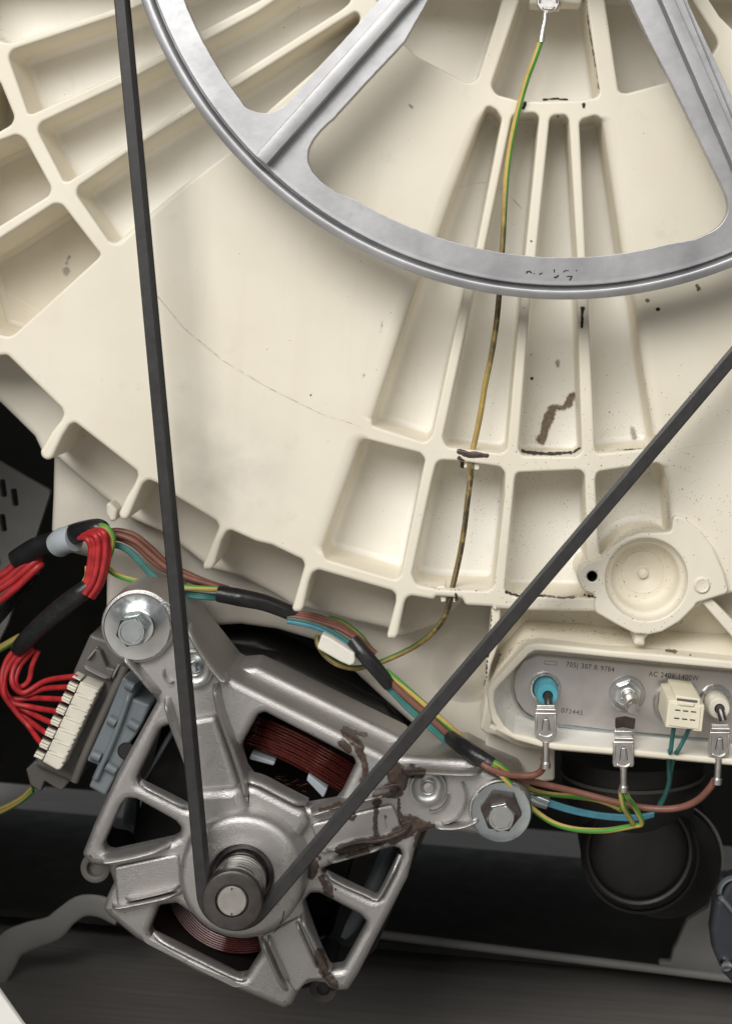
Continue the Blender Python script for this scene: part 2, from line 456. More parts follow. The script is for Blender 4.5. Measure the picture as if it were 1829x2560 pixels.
        if parent: o.parent = parent; OFFS[o.name] = base
        else: o.location = base; OFFS[o.name] = base
        o['_n'] = 1; del o['_n']
        BUILT[o.name] = s
        return o
BUILT = {}

def thing(name, label, cat, at, group=None):
    o = bpy.data.objects.new(name, None); C.objects.link(o); o.empty_display_size = 0.01
    o.location = at; OFFS[o.name] = Vector(at); o['label'] = label; o['category'] = cat
    if group: o['group'] = group
    return o
def tag(o, label, cat, group=None):
    o['label'] = label; o['category'] = cat
    if group: o['group'] = group
    return o
def part(name, fn, mat, parent, smooth=38):
    g = G(); fn(g); return g.build(name, mat, parent, smooth)
def P3(pts):                       # photo px + depth -> mm (u, v, h)
    return [(*M(p[0], p[1], p[2]), p[2]) for p in pts]
def wire(name, pts, r, mat, parent, n=10, sub=8):
    g = G(); g.tube(P3(pts), r, n, sub); return g.build(name, mat, parent)

# ================================================================== cabinet and floor
floor_h = -900
def flat(name, quad, mat, parent=None):
    g = G(); g.add(quad, [(0, 1, 2, 3)]); return g.build(name, mat, parent)
me = bpy.data.meshes.new('floor'); me.from_pydata([(-3, -3, 0), (3, -3, 0), (3, 3, 0), (-3, 3, 0)], [], [(0, 1, 2, 3)])
me.materials.append(MT['wood']); fl = bpy.data.objects.new('floor', me); C.objects.link(fl); fl['kind'] = 'structure'

def sbox(name, lo, hi, mat, parent, bev=0.0):
    """box in level world mm (x, depth, height above floor)"""
    vs = [(x / 1000, y / 1000, z / 1000) for z in (lo[2], hi[2]) for x, y in ((lo[0], lo[1]), (hi[0], lo[1]), (hi[0], hi[1]), (lo[0], hi[1]))]
    b = OFFS[parent.name] if parent else Vector()
    m = bpy.data.meshes.new(name); m.from_pydata([tuple(Vector(v) - b) for v in vs], [], [(0, 3, 2, 1), (4, 5, 6, 7), (0, 1, 5, 4), (1, 2, 6, 5), (2, 3, 7, 6), (3, 0, 4, 7)])
    m.materials.append(MT[mat]); o = bpy.data.objects.new(name, m); C.objects.link(o)
    if parent: o.parent = parent
    OFFS[o.name] = b
    return o
cab = thing('cabinet', 'grey primed steel washing machine cabinet around the tub, open at the bottom', 'cabinet', (0, 0.2, 0.03))
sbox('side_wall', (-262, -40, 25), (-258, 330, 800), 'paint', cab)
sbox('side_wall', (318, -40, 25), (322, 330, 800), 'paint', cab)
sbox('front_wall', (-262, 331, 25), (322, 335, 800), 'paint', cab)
def backpanel(g):
    hp = 46
    op = rnd(PL([(-110, 2310), (-40, 2420), (0, 2482), (56, 2562), (140, 2650), (330, 2740), (2400, 2760), (2800, 2500), (2800, -900), (-700, -900), (-420, 1600), (-240, 2100)], hp), 8, 8)[0]
    g.prism(rnd(PL([(-1100, 3050), (3300, 3050), (3300, -1300), (-1100, -1300)], hp), 4, 3)[0], hp, hp - 2, [op], 0.8)
part('back_panel', backpanel, 'cabwhite', cab)
part('bottom_rail', lambda g: g.tube(P3([(820, 2319, -192), (948, 2336, -190), (1200, 2368, -187), (1829, 2446, -180), (2200, 2494, -176)]), 1.9, 12, 6), 'pale', cab)
part('corner_plate', lambda g: g.prism(rnd(PL([(1767, 2270), (1717, 2302), (1704, 2330), (1693, 2358), (1682, 2377), (1676, 2408), (1648, 2404), (1645, 2418), (1830, 2444), (2100, 2470), (2100, 2200), (1800, 2200)], -186), 1.5)[0], -186, -190, (), .5), 'pale', cab)
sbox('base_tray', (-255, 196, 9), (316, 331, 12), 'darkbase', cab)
# slotted side stay at the left
def stay(g):
    pts = PL([(-60, 1120), (60, 1190), (128, 1228), (20, 1560), (-40, 1680), (-120, 1700)], -120)
    holes = []
    for cx, cy in ((8, 1223), (37, 1246), (8, 1310), (-22, 1300), (-8, 1395)):
        a = rnd(PL([(cx - 10, cy - 22), (cx + 4, cy - 26), (cx + 10, cy + 18), (cx - 4, cy + 22)], -120), 0.9, 4)[0]
        holes.append([(x + 0, y) for x, y in a])
    g.prism(rnd(pts, 2)[0], -120, -123, holes, 0.4)
st = G(); stay(st); st = st.build('slotted_stay', 'staygrey'); tag(st, 'dark grey slotted sheet steel stay at the left edge behind the wires', 'bracket')

# ================================================================== tub
tub = thing('washing_machine_tub', 'cream ribbed plastic back of a washing machine drum tub', 'tub', tuple(W(*M(1400, 900, 0), -60)))
TOP_HOLES = []
def pocket(pts, depth=22, r=3.2, soft=None, h=0.0, draft=0.7, fil=2.0, bev=0.9, name='pocket', mat='pocket', floor=True):
    o, so = rnd(PL(pts, h), r, 6, soft)
    g = G(); ring = g.bowl(o, so, depth, h, bev, draft, fil, floor)
    TOP_HOLES.append([(p[0], p[1]) for p in ring])
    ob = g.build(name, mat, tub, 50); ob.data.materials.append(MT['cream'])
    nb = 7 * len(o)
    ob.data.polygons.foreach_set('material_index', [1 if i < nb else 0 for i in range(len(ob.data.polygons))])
    return ob
# --- radial pockets, upper left
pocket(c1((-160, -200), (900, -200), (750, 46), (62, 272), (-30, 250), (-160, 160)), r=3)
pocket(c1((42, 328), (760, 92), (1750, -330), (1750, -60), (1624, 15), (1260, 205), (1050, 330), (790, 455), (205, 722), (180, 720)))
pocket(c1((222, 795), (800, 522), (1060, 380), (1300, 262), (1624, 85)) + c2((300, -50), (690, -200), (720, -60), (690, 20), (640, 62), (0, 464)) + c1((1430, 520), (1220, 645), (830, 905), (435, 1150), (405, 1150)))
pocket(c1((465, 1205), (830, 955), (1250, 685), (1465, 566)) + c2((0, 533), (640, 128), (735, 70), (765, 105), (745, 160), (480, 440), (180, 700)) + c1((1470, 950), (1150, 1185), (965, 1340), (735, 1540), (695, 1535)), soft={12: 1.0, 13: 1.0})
# --- outer pockets at the left rim
pocket(c1((-180, 440), (0, 515), (92, 742), (72, 790), (0, 832), (-180, 900)), 40, name='rim_pocket', mat='skirt')
pocket(c1((-200, 985), (0, 892), (110, 850), (160, 885), (325, 1190), (310, 1240), (0, 1432), (-200, 1550)), 30, name='rim_pocket', mat='skirt')
pocket(c1((-230, 1650), (0, 1515), (345, 1290), (395, 1296)) + c4((640, 92), (615, 122), (100, 590), (58, 614), (0, 600), (-120, 560)), 30, name='rim_pocket', mat='skirt')
# --- hub pockets
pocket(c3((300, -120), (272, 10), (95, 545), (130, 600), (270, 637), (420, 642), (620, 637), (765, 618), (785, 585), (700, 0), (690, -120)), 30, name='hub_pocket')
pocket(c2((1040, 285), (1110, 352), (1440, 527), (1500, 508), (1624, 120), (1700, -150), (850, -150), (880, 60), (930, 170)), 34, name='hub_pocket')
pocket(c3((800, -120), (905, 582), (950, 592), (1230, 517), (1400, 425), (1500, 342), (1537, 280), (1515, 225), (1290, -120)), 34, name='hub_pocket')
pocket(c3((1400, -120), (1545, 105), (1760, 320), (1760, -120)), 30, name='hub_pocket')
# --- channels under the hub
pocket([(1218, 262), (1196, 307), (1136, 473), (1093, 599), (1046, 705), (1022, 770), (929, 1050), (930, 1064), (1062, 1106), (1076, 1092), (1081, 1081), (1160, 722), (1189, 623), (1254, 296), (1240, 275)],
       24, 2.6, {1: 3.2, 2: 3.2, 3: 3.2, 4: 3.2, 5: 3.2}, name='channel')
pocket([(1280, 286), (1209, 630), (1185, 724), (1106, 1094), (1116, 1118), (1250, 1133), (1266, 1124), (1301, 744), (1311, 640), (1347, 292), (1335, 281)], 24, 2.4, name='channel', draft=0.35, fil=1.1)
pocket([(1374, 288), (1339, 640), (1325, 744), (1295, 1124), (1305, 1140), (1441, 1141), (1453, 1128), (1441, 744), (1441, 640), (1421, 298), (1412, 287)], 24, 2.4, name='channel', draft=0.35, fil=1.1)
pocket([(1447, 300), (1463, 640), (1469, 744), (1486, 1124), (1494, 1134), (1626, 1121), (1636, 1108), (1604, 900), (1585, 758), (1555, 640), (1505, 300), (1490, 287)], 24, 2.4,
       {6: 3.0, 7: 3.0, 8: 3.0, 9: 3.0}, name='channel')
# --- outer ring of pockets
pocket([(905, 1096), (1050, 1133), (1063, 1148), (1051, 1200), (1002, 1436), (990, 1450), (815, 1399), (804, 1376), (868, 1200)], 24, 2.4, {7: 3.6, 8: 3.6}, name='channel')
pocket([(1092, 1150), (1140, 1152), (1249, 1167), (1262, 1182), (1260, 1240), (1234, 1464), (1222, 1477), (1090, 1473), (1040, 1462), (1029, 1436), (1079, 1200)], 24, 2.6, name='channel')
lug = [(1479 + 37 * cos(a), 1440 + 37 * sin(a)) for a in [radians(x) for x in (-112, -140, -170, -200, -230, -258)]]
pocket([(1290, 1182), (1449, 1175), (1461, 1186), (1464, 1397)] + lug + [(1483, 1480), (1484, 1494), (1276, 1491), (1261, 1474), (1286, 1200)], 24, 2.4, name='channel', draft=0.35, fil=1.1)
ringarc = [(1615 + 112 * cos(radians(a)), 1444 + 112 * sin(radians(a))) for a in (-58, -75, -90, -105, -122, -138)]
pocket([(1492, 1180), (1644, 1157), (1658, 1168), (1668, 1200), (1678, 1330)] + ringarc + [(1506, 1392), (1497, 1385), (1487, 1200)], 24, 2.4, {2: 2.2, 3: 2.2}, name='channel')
boss_c = M(1615, 1447, 0)
TOP_HOLES.append(circ(*boss_c, 106 * .135, 56))
TOP_HOLES.append(circ(*M(1479, 1440, 0), 14 * .135, 24))

outline = (c4((-900, 700), (-60, 742), (45, 730), (390, 1070), (402, 1108), (385, 1145), (325, 1220), (254, 1340), (262, 1378), (297, 1400), (332, 1384), (400, 1240), (440, 1177), (474, 1158), (866, 1466), (872, 1500), (848, 1555)) +
           c7((800, 108), (752, 212), (760, 245), (800, 258), (826, 218), (905, 30), (940, -2), (1000, 25), (1120, 110), (1368, 262), (1388, 300), (1342, 400), (1286, 540), (1292, 572), (1345, 568), (1366, 520), (1402, 390), (1445, 312), (1624, 392)) +
           c8((200, 415), (395, 508), (408, 545), (362, 700), (327, 820), (345, 840), (385, 838), (402, 810), (440, 640), (460, 592), (495, 572), (960, 705), (987, 728), (985, 780), (930, 985), (937, 1010), (985, 1010), (1002, 980), (1040, 790), (1055, 752), (1085, 737), (1228, 762), (1240, 738), (1410, 752), (1425, 797), (1600, 806)) +
           c9((100, 817), (340, 831), (770, 837), (805, 848), (900, 922), (1003, 975), (1006, 1000), (998, 1050), (1075, 1056), (1068, 1012), (1092, 986), (1180, 966), (1290, 902), (1385, 812), (1490, 758), (1610, 722), (2100, 600)) +
           [(2400, 1000), (2400, -300), (-400, -300)])
oo = rnd(PL(outline, 0), 2.0, 4)[0]
g = G(); g.prism(oo, 0, -30, TOP_HOLES, 0.0, 1)
# replace the sharp outer edge by a rounded one
g.v, g.f, g.a = [], [], []
R = []
for k in range(5):
    t = k / 4 * pi / 2; R.append([(x, y, -1.3 * (1 - cos(t))) for x, y in off(oo if area2(oo) > 0 else oo[::-1], -1.3 * (1 - sin(t)))])
R.append([(x, y, -34) for x, y in (oo if area2(oo) > 0 else oo[::-1])])
g.rings(R); g.fill([[(p[0], p[1], 0) for p in R[0]]] + [[(x, y, 0) for x, y in h] for h in TOP_HOLES])
g.build('back_plate', 'cream', tub, 50)
# parting line of the mould
part('parting_line', lambda g: g.ridge(PL([(392, 738), (462, 822), (560, 903), (676, 972), (800, 1033), (880, 1064)], 0), 0.16, 0.09, -0.05), 'cream', tub)
part('parting_line', lambda g: g.ridge(PL([(1660, 1128), (1740, 1112), (1860, 1094)], 0), 0.16, 0.09, -0.05), 'cream', tub)
# rim ledge behind the tabs
ledge = [(-260, 840), (0, 1008), (85, 1092), (105, 1135), (146, 1148), (197, 1196), (252, 1242), (327, 1298), (410, 1334), (470, 1380), (523, 1424), (600, 1442), (690, 1490), (740, 1522), (757, 1519), (880, 1553), (966, 1572), (994, 1594), (1100, 1560), (1180, 1480), (1000, 1350), (600, 1180), (300, 960), (100, 760), (-260, 560)]
part('rim_ledge', lambda g: g.prism(rnd(PL(ledge, -30), 2.5, 4)[0], -30, -44, (), 2.4, 5), 'skirt', tub, 60)
# front half of the tub and motor cradle behind the ledge
skirt = [(133, 1100), (130, 1240), (126, 1326), (138, 1386), (175, 1384), (255, 1404), (264, 1440), (262, 1610), (330, 1680), (400, 1640), (455, 1586), (510, 1569), (600, 1563), (690, 1575), (785, 1603), (850, 1650), (960, 1752), (1090, 1866), (1190, 1946), (1240, 1950), (1300, 1890), (1300, 1500), (900, 1350), (500, 1180), (200, 1030)]
def skirtf(g):
    o = rnd(PL(skirt, -47), 3, 5)[0]
    g.prism(o, -47, -120, (), 3.0, 5)
part('front_half', skirtf, 'skirt', tub, 60)
def bulge(g):
    u, v = M(1165, 1668, -44)
    g.lathe(u, v, [(16 * (1 - t / 10), -47.4 + 8 * (0.5 - 0.5 * cos(pi * t / 10))) for t in range(10)] + [(0.01, -39.4)], 64)
part('moulded_hump', bulge, 'skirt', tub, 80)
part('small_lug', lambda g: g.prism(rnd(PL(c7((672, 150), (700, 140), (745, 190), (735, 260), (700, 268), (672, 215)), -22), 1.4)[0], -22, -46, (), 1.0), 'skirt', tub)
part('small_lug', lambda g: g.prism(rnd(PL(c7((1035, 395), (1075, 400), (1075, 470), (1040, 460)), -22), 1.2)[0], -22, -46, (), 1.0), 'skirt', tub)
# sensor boss
bo = c9((640, 600), (648, 645), (672, 690), (705, 714), (745, 722), (752, 750), (748, 800), (760, 842), (900, 922), (1003, 975), (1092, 982), (1180, 963), (1290, 899), (1382, 808), (1400, 780), (1490, 752), (1604, 716), (1570, 585), (1505, 435), (1420, 322), (1330, 248), (1250, 212), (1240, 330), (1150, 335), (1050, 335), (950, 365), (860, 425), (800, 485), (755, 505), (700, 522), (655, 560))
bh_ = circ(*M(1615, 1449, 2.5), 103 * .1343, 56)
lh = circ(*M(1479, 1441, 2.5), 12.5 * .1343, 24)
part('sensor_boss', lambda g: g.prism(rnd(PL(bo, 2.5), 1.6, 4)[0], 2.5, -3, [bh_, lh], 0.7), 'cream', tub, 50)
def bossbowl(g):
    u, v = M(1615, 1449, 2.5); r = 103 * .1343
    g.lathe(u, v, [(r, 2.0), (r - .2, 0), (r - .5, -1.6), (r - 1.2, -2.2), (r - 1.9, -2.5), (r - 2.3, -3.5), (r - 2.6, -9), (r - 3.4, -10.6), (r - 5, -11), (7.4, -11.2), (7.2, -11.0), (6.9, -11.2), (2.6, -11.3), (2.3, -11.6), (1.9, -11.3), (1.7, -9.6), (1.3, -9.0), (0.01, -8.8)], 64)
part('boss_cup', bossbowl, 'cream', tub, 50)
part('screw_hole', lambda g: g.lathe(*M(1479, 1441, 2.5), [(12.5 * .1343, 2.4), (12.3 * .1343, -14), (0.01, -14)], 24), 'rust', tub)
part('screw_boss', lambda g: g.lathe(*M(1753, 1463, 2.5), [(2.9, 2.45), (2.7, 3.0), (2.2, 3.4), (1.9, 3.2), (0.01, 3.25)], 32), 'cream', tub, 50)
part('diagonal_rib', lambda g: g.prism(rnd(PL(c9((1425, 770), (1490, 750), (1720, 985), (1900, 1180), (1900, 1290), (1640, 1015)), 0), 0.6)[0], 0, -22, (), 0.6), 'cream', tub)
# --- heater housing under the tub rim
hp = [(1228, 1490), (1229, 1640), (1216, 1720), (1206, 1790), (1198, 1822), (1215, 1836), (1240, 1840), (1300, 1870), (2000, 1930), (2000, 1480), (1700, 1440), (1400, 1470)]
part('housing_floor', lambda g: g.prism(rnd(PL(hp, -20), 1.5)[0], -20, -46, (), 1.0), 'cream', tub)
part('housing_wall', lambda g: g.prism(rnd(PL(c9((98, 800), (157, 800), (150, 960), (140, 1050), (95, 1180), (64, 1330), (58, 1200), (85, 1000)), -2), 0.8)[0], -2, -22, (), 0.7), 'cream', tub)
def shoulder(g):    # sloping shoulder above the heater collar
    a = PL(c9((150, 1130), (300, 962), (345, 945), (700, 965), (1000, 1003), (1624, 1030), (2000, 1050)), -12)
    b = PL(c9((90, 1290), (320, 1050), (365, 1035), (700, 1062), (1000, 1100), (1624, 1165), (2000, 1200)), -3)
    R = [[(x, y, -19.9) for x, y in off_line(a, 1.2)], [(x, y, -12.6) for x, y in a], [(x, y, -11.6) for x, y in lerp_line(a, b, .12)], [(x, y, -5) for x, y in lerp_line(a, b, .75)], [(x, y, -4) for x, y in b]]
    g.rings(R, closed=False)
def lerp_line(a, b, t): return [(p[0] + (r[0] - p[0]) * t, p[1] + (r[1] - p[1]) * t) for p, r in zip(a, b)]
def off_line(a, d): return [(x, y + d) for x, y in a]
part('housing_shoulder', shoulder, 'cream', tub, 60)
col_o = g1((82, 905), (88, 840), (150, 745), (545, 310), (610, 258), (740, 243), (1000, 268), (1624, 335)) + g2((700, 385), (1624, 470), (2400, 540)) + d6((2100, 330), (1624, 290), (1000, 232), (500, 192), (400, 172), (250, 130), (130, 72), (60, 0)) + g1((230, 1360), (140, 1230), (100, 1060))
col_i = g1((172, 915), (182, 860), (240, 780), (615, 385), (690, 342), (800, 345), (1000, 362), (1624, 425)) + g2((700, 490), (1624, 580), (2400, 660)) + d6((2100, 285), (1624, 246), (1000, 190), (500, 148), (420, 130), (300, 98)) + g1((430, 1395), (310, 1300), (215, 1150), (178, 1020))
ci = rnd(PL(col_i, 2), 1.4, 4)[0]; coo = rnd(PL(col_o, 2), 2.0, 4)[0]
part('heater_collar', lambda g: g.prism(coo, 2, -24, [ci], 0.9, 4), 'cream', tub, 55)
def recess(g):
    o = ci if area2(ci) > 0 else ci[::-1]
    R = []
    for d, h in ((0, 1), (0.5, -8), (1.1, -13), (2.2, -15.2), (4.0, -15.9)):
        R.append([(x, y, h) for x, y in off(o, -d)])
    g.rings(R); g.fill([[(x, y, -15.95) for x, y in o]])
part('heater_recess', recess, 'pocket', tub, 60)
part('housing_leg', lambda g: g.prism(rnd(PL([(1212, 1815), (1240, 1838), (1386, 1868), (1386, 1952), (1300, 1962), (1214, 1905)], -30), 1.2)[0], -30, -60, (), 1.0), 'skirt', tub)
# wire clips on the tub ribs
part('wire_clip', lambda g: [g.prism(rnd(PL(p, -2), 0.4, 3)[0], -2, -14, (), 0.35) for p in (q(1080, 1060, .19704, [(535, 440), (610, 450), (590, 585), (525, 580)]), q(1080, 1060, .19704, [(425, 455), (455, 455), (440, 560), (395, 560)]))], 'cream', tub)
part('wire_clip', lambda g: [g.prism(rnd(PL(p, -2), 0.4, 3)[0], -2, -14, (), 0.35) for p in (c8((1245, 675), (1300, 672), (1305, 770), (1275, 778), (1268, 735)), c8((1355, 705), (1390, 705), (1385, 770), (1350, 780)))], 'cream', tub)

# ================================================================== drum pulley
PC = (1410, -370)
pul = thing('drum_pulley', 'large cast aluminium drum pulley wheel with broad flat spokes', 'pulley', tuple(W(*M(*PC, 28), 20)))
HP = 26.0
pc = M(*PC, HP); pk = (DIST - HP) / FPX
def arcpts(r, a0, a1, n=14): return [(PC[0] + r * cos(radians(a0 + (a1 - a0) * i / n)), PC[1] + r * sin(radians(a0 + (a1 - a0) * i / n))) for i in range(n + 1)]
def SP(pts): return [(p.x, p.y) for p in spline([(x, y, 0) for x, y in pts], 5)]
holeA = [(1160, -160), (1011, 103), (915, 205), *SP([(832, 296), (800, 326), (776, 360), (768, 392), (777, 424), (804, 455), (843, 482)])] + arcpts(1014, 121, 75, 22) + [*SP([(1735, 599), (1786, 574), (1812, 545), (1819, 510), (1806, 470)]), (1674, 201), (1622, 102), (1560, -30), (1500, -140)]
holeB = [*arcpts(1020, 172, 142.5, 20), *SP([(612, 267), (640, 280), (679, 281), (716, 261)]), (903, 51), (1100, -180), (1060, -330), (900, -420), (500, -420), (400, -350)]
holeC = [(1700, -50), (1721, 12), (1829, 244), (1960, 470), (2020, 480), (2120, 380), (2260, 160), (2370, -60), (2400, -330), (1900, -420), (1740, -300)]
holeD = [(1240, -700), (1000, -720), (700, -900), (900, -1150), (1400, -1370), (1900, -1160), (2140, -900), (1800, -720), (1580, -700)]
HL = [rnd(PL(x, HP), 2.0, 4)[0] for x in (holeA, holeB, holeC, holeD)]
def jag(o, amp, seed):
    o = dense(o, 1.1); random.seed(seed)
    return [(x + amp * noise.noise((x * .55, y * .55, seed)), y + amp * noise.noise((x * .55, y * .55, seed + 9))) for x, y in o]
HL = [jag(h, 0.13, i) for i, h in enumerate(HL)]
def web(g): g.prism(circ(*pc, 1083 * pk, 150), HP, HP - 5, HL, 0.16, 2, back=True)
part('web', web, 'pulley', pul, 40)
def rim(g):
    r = 1119 * pk
    g.lathe(*pc, [(r - 4.7, HP - 1.6), (r - 4.4, HP - 1.9), (r - 4.0, HP - 1.8), (r - 3.5, HP - .2), (r - 3.15, HP + 1.5), (r - 2.9, HP + 1.85), (r - 2.5, HP + 2.0), (r - 1.6, HP + 1.85), (r - .6, HP + 1.6), (r - .15, HP + 1.35), (r, HP + .8), (r - 1.6, HP - .2), (r - 1.7, HP - 12), (r - .2, HP - 13), (r - .1, HP - 15), (r - 4.5, HP - 15.5), (r - 5.2, HP - 14), (r - 5.0, HP - 4)], 260)
part('rim', rim, 'pulley', pul, 40)
def bead(g):   # raised lip on the inner side of the groove
    R = 1083 * pk
    g.lathe(*pc, [(R + .25, HP - 1.5), (R + .1, HP - .2), (R - .2, HP + .05), (R - 1.2, HP + .02), (R - 1.4, HP - .4)], 200)
part('bead', bead, 'pulley', pul, 40)
def spoke(g, a, b, w):
    a, b = Vector(M(*a, HP + 6)), Vector(M(*b, HP + 6)); d = (b - a).normalized(); n = Vector((d.y, -d.x)); R = []
    N = 40
    for i in range(N + 1):
        p = a + (b - a) * i / N; k = 1 + 0.04 * noise.noise((i * .7, a.x, 0)); ww = w * (1 - .10 * i / N) * k
        prof = [(-ww - .3, HP - .3), (-ww - .05, HP + .3), (-ww + .15, HP + 4.5), (-ww + .4, HP + 4.9), (-ww * .1, HP + 5.05), (ww - .4, HP + 4.75), (ww - .12, HP + 4.3), (ww + .1, HP + .3), (ww + .35, HP - .3)]
        R.append([(p.x + n.x * x, p.y + n.y * x, h) for x, h in prof])
    g.rings(R, closed=False, cap0=False); g.fill([R[0]]); 
    b0 = len(g.v); g.add([tuple(x) for x in R[0]], [tuple(range(9))])
part('spoke_rib', lambda g: spoke(g, (652, 398), (1050, -4 - 45 * 1.03), 2.55), 'pulley', pul, 40)
part('spoke_rib', lambda g: spoke(g, (1925, 585), (1640, -70), 2.5), 'pulley', pul, 40)
part('spoke_rib', lambda g: spoke(g, (1050, -49), (1290, -290), 2.3), 'pulley', pul, 40)
part('spoke_rib', lambda g: spoke(g, (1640, -70), (1520, -260), 2.3), 'pulley', pul, 40)
part('casting_seam', lambda g: g.ridge([(x - 2.4, y + 2.5) for x, y in PL([(668, 398), (860, 182), (1070, -52)], HP)], .22, HP + .35, HP - .3, True), 'pulley', pul, 60)
part('casting_seam', lambda g: g.ridge([(x + 3.4, y + 1.6) for x, y in PL([(1920, 590), (1780, 250), (1652, -60)], HP)], .3, HP + .45, HP - .3, True), 'pulley', pul, 60)
part('hub', lambda g: g.lathe(*pc, [(24, HP - 20), (24, HP + 8), (22, HP + 10), (9, HP + 10), (9, HP - 4), (0.01, HP - 4)], 64), 'pulley', pul)

# ================================================================== motor
MC = M(580, 2252, 32.0)                                # axis, mm
mot = thing('drive_motor', 'cast aluminium drive motor with copper windings and a steel belt pulley', 'motor', tuple(W(MC[0], MC[1] - 40, -60)))
W1 = [(425, 1812), (400, 1824), (341, 1946), (346, 1962), (420, 1998), (476, 2028), (490, 2000), (462, 1924), (437, 1850)]
W2 = [(315, 1999), (339, 2001), (437, 2056), (451, 2072), (447, 2092), (430, 2103), (280, 2136), (260, 2131), (256, 2115), (300, 2017)]
W3 = [(396, 2268), (372, 2330), (378, 2343), (590, 2449), (614, 2446), (652, 2386), (641, 2345), (560, 2330), (480, 2290), (440, 2262)]
W4 = [(803, 2178), (838, 2160), (982, 2121), (998, 2126), (1004, 2143), (951, 2243), (935, 2249), (915, 2241), (808, 2188)]
W5 = [(775, 2237), (797, 2237), (899, 2291), (915, 2308), (911, 2324), (856, 2423), (824, 2428), (808, 2406), (766, 2290), (757, 2258)]
W6 = [(660, 1783), (644, 1789), (601, 1866), (601, 1880), (613, 1922), (632, 1948), (769, 2018), (838, 2006), (852, 1989), (888, 1914), (884, 1898)]
shield_o = ([(565, 1690), (800, 1806), (960, 1886), (1045, 1893), (1165, 1899), (1215, 1925), (1300, 1960), (1318, 2030), (1290, 2080), (1245, 2098), (1199, 2090), (1081, 2077), (1052, 2084), (1036, 2128), (1018, 2198), (947, 2336), (894, 2440), (868, 2480), (846, 2481), (822, 2474), (812, 2462), (783, 2459), (757, 2468), (742, 2488), (728, 2516), (708, 2526), (608, 2484), (484, 2432), (338, 2350), (270, 2294), (255, 2275), (266, 2244), (283, 2210), (268, 2172), (225, 2165), (203, 2140), (232, 2066), (293, 1934), (392, 1754), (316, 1662), (262, 1600), (258, 1540), (290, 1495), (345, 1478), (420, 1500), (470, 1570)])
def shield(g):
    o = rnd(PL(shield_o, 0), 1.6, 5)[0]
    g.prism(o, 0, -34, [rnd(PL(w, 0), 1.7, 5)[0] for w in (W1, W2, W3, W4, W5, W6)], 2.6, 6, hole_h0=-6.5)
part('end_shield', shield, 'alu', mot, 60)
def shade_liner(g):  # added black lining stands in for the shade behind the shield windows
    o = rnd(PL(shield_o, 0), 1.6, 5)[0]; o = o if area2(o) > 0 else o[::-1]
    g.rings([[(x, y, h) for x, y in off(o, -1.6)] for h in (-6.8, -34)])
part('shade_lining', shade_liner, 'stator', mot, 60)
HUBH = 12.0
hu = M(603, 2195, HUBH); hk = (DIST - HUBH) / FPX
def hub(g):
    r = 158 * hk
    g.lathe(*hu, [(r + 1.2, -2), (r + .6, 2), (r, HUBH - 4), (r - .35, HUBH - 1.8), (r - 1.3, HUBH - .5), (r - 2.8, HUBH), (11.4, HUBH), (11.0, HUBH - .3), (10.9, HUBH - 4), (9.6, HUBH - 4.2), (9.5, HUBH - 3.4)], 96)
part('hub', hub, 'alu', mot, 45)
part('bearing', lambda g: g.lathe(*hu, [(10.3, HUBH - 4.0), (10.2, HUBH - 2.6), (8.9, HUBH - 2.4), (8.7, HUBH - 3.2), (7.4, HUBH - 3.4), (7.0, HUBH - 2.6), (3, HUBH - 2.6)], 64), 'dsteel', mot, 35)
def mpul(g):
    pr = [(8.2, HUBH - 2.5), (8.2, HUBH + 1.2), (8.5, HUBH + 1.5), (8.55, HUBH + 3.2)]
    h = HUBH + 3.6
    while h < 28.0: pr += [(8.0, h), (8.75, h + .55), (8.8, h + .75), (8.05, h + 1.35)]; h += 1.75
    pr += [(9.1, 28.6), (9.6, 29.0), (9.75, 30.0), (9.7, 31.2), (9.3, 31.9), (8.6, 32.2), (5.4, 32.2), (5.15, 31.9), (5.0, 31.2), (4.7, 31.2)]
    g.lathe(*MC, pr, 96)
part('motor_pulley', lambda g: g.lathe(*MC, [(8.2, HUBH - 2.5), (8.2, HUBH + 1.0), (8.55, HUBH + 1.4), (8.6, HUBH + 3.2)] + [x for k in range(5) for x in ((8.42, HUBH + 3.7 + k * 2.5), (8.7, HUBH + 4.3 + k * 2.5), (8.72, HUBH + 5.2 + k * 2.5), (8.45, HUBH + 5.8 + k * 2.5))] + [(9.0, 29.0), (9.55, 29.4)], 96), 'steel', mot, 30)
part('pulley_cap', lambda g: g.lathe(*MC, [(9.55, 29.4), (9.8, 30.2), (9.75, 31.3), (9.35, 32.0), (8.6, 32.3), (5.4, 32.3), (5.15, 32.0), (5.0, 31.3), (4.6, 31.2)], 96), 'dsteel', mot, 30)
shaft = part('shaft', lambda g: g.lathe(*MC, [(4.75, 30), (4.72, 32.2), (4.45, 32.5), (2.2, 32.55), (0.01, 32.5)], 64), 'shaft', mot, 30)
part('shaft_notch', lambda g: [g.prism(rnd([(MC[0] - .3, MC[1] + s * 4.4), (MC[0] + .3, MC[1] + s * 4.4), (MC[0] + .25, MC[1] + s * 3.6), (MC[0] - .25, MC[1] + s * 3.6)], .1)[0], 32.62, 32.3, (), .05) for s in (1, -1)], 'dsteel', shaft)
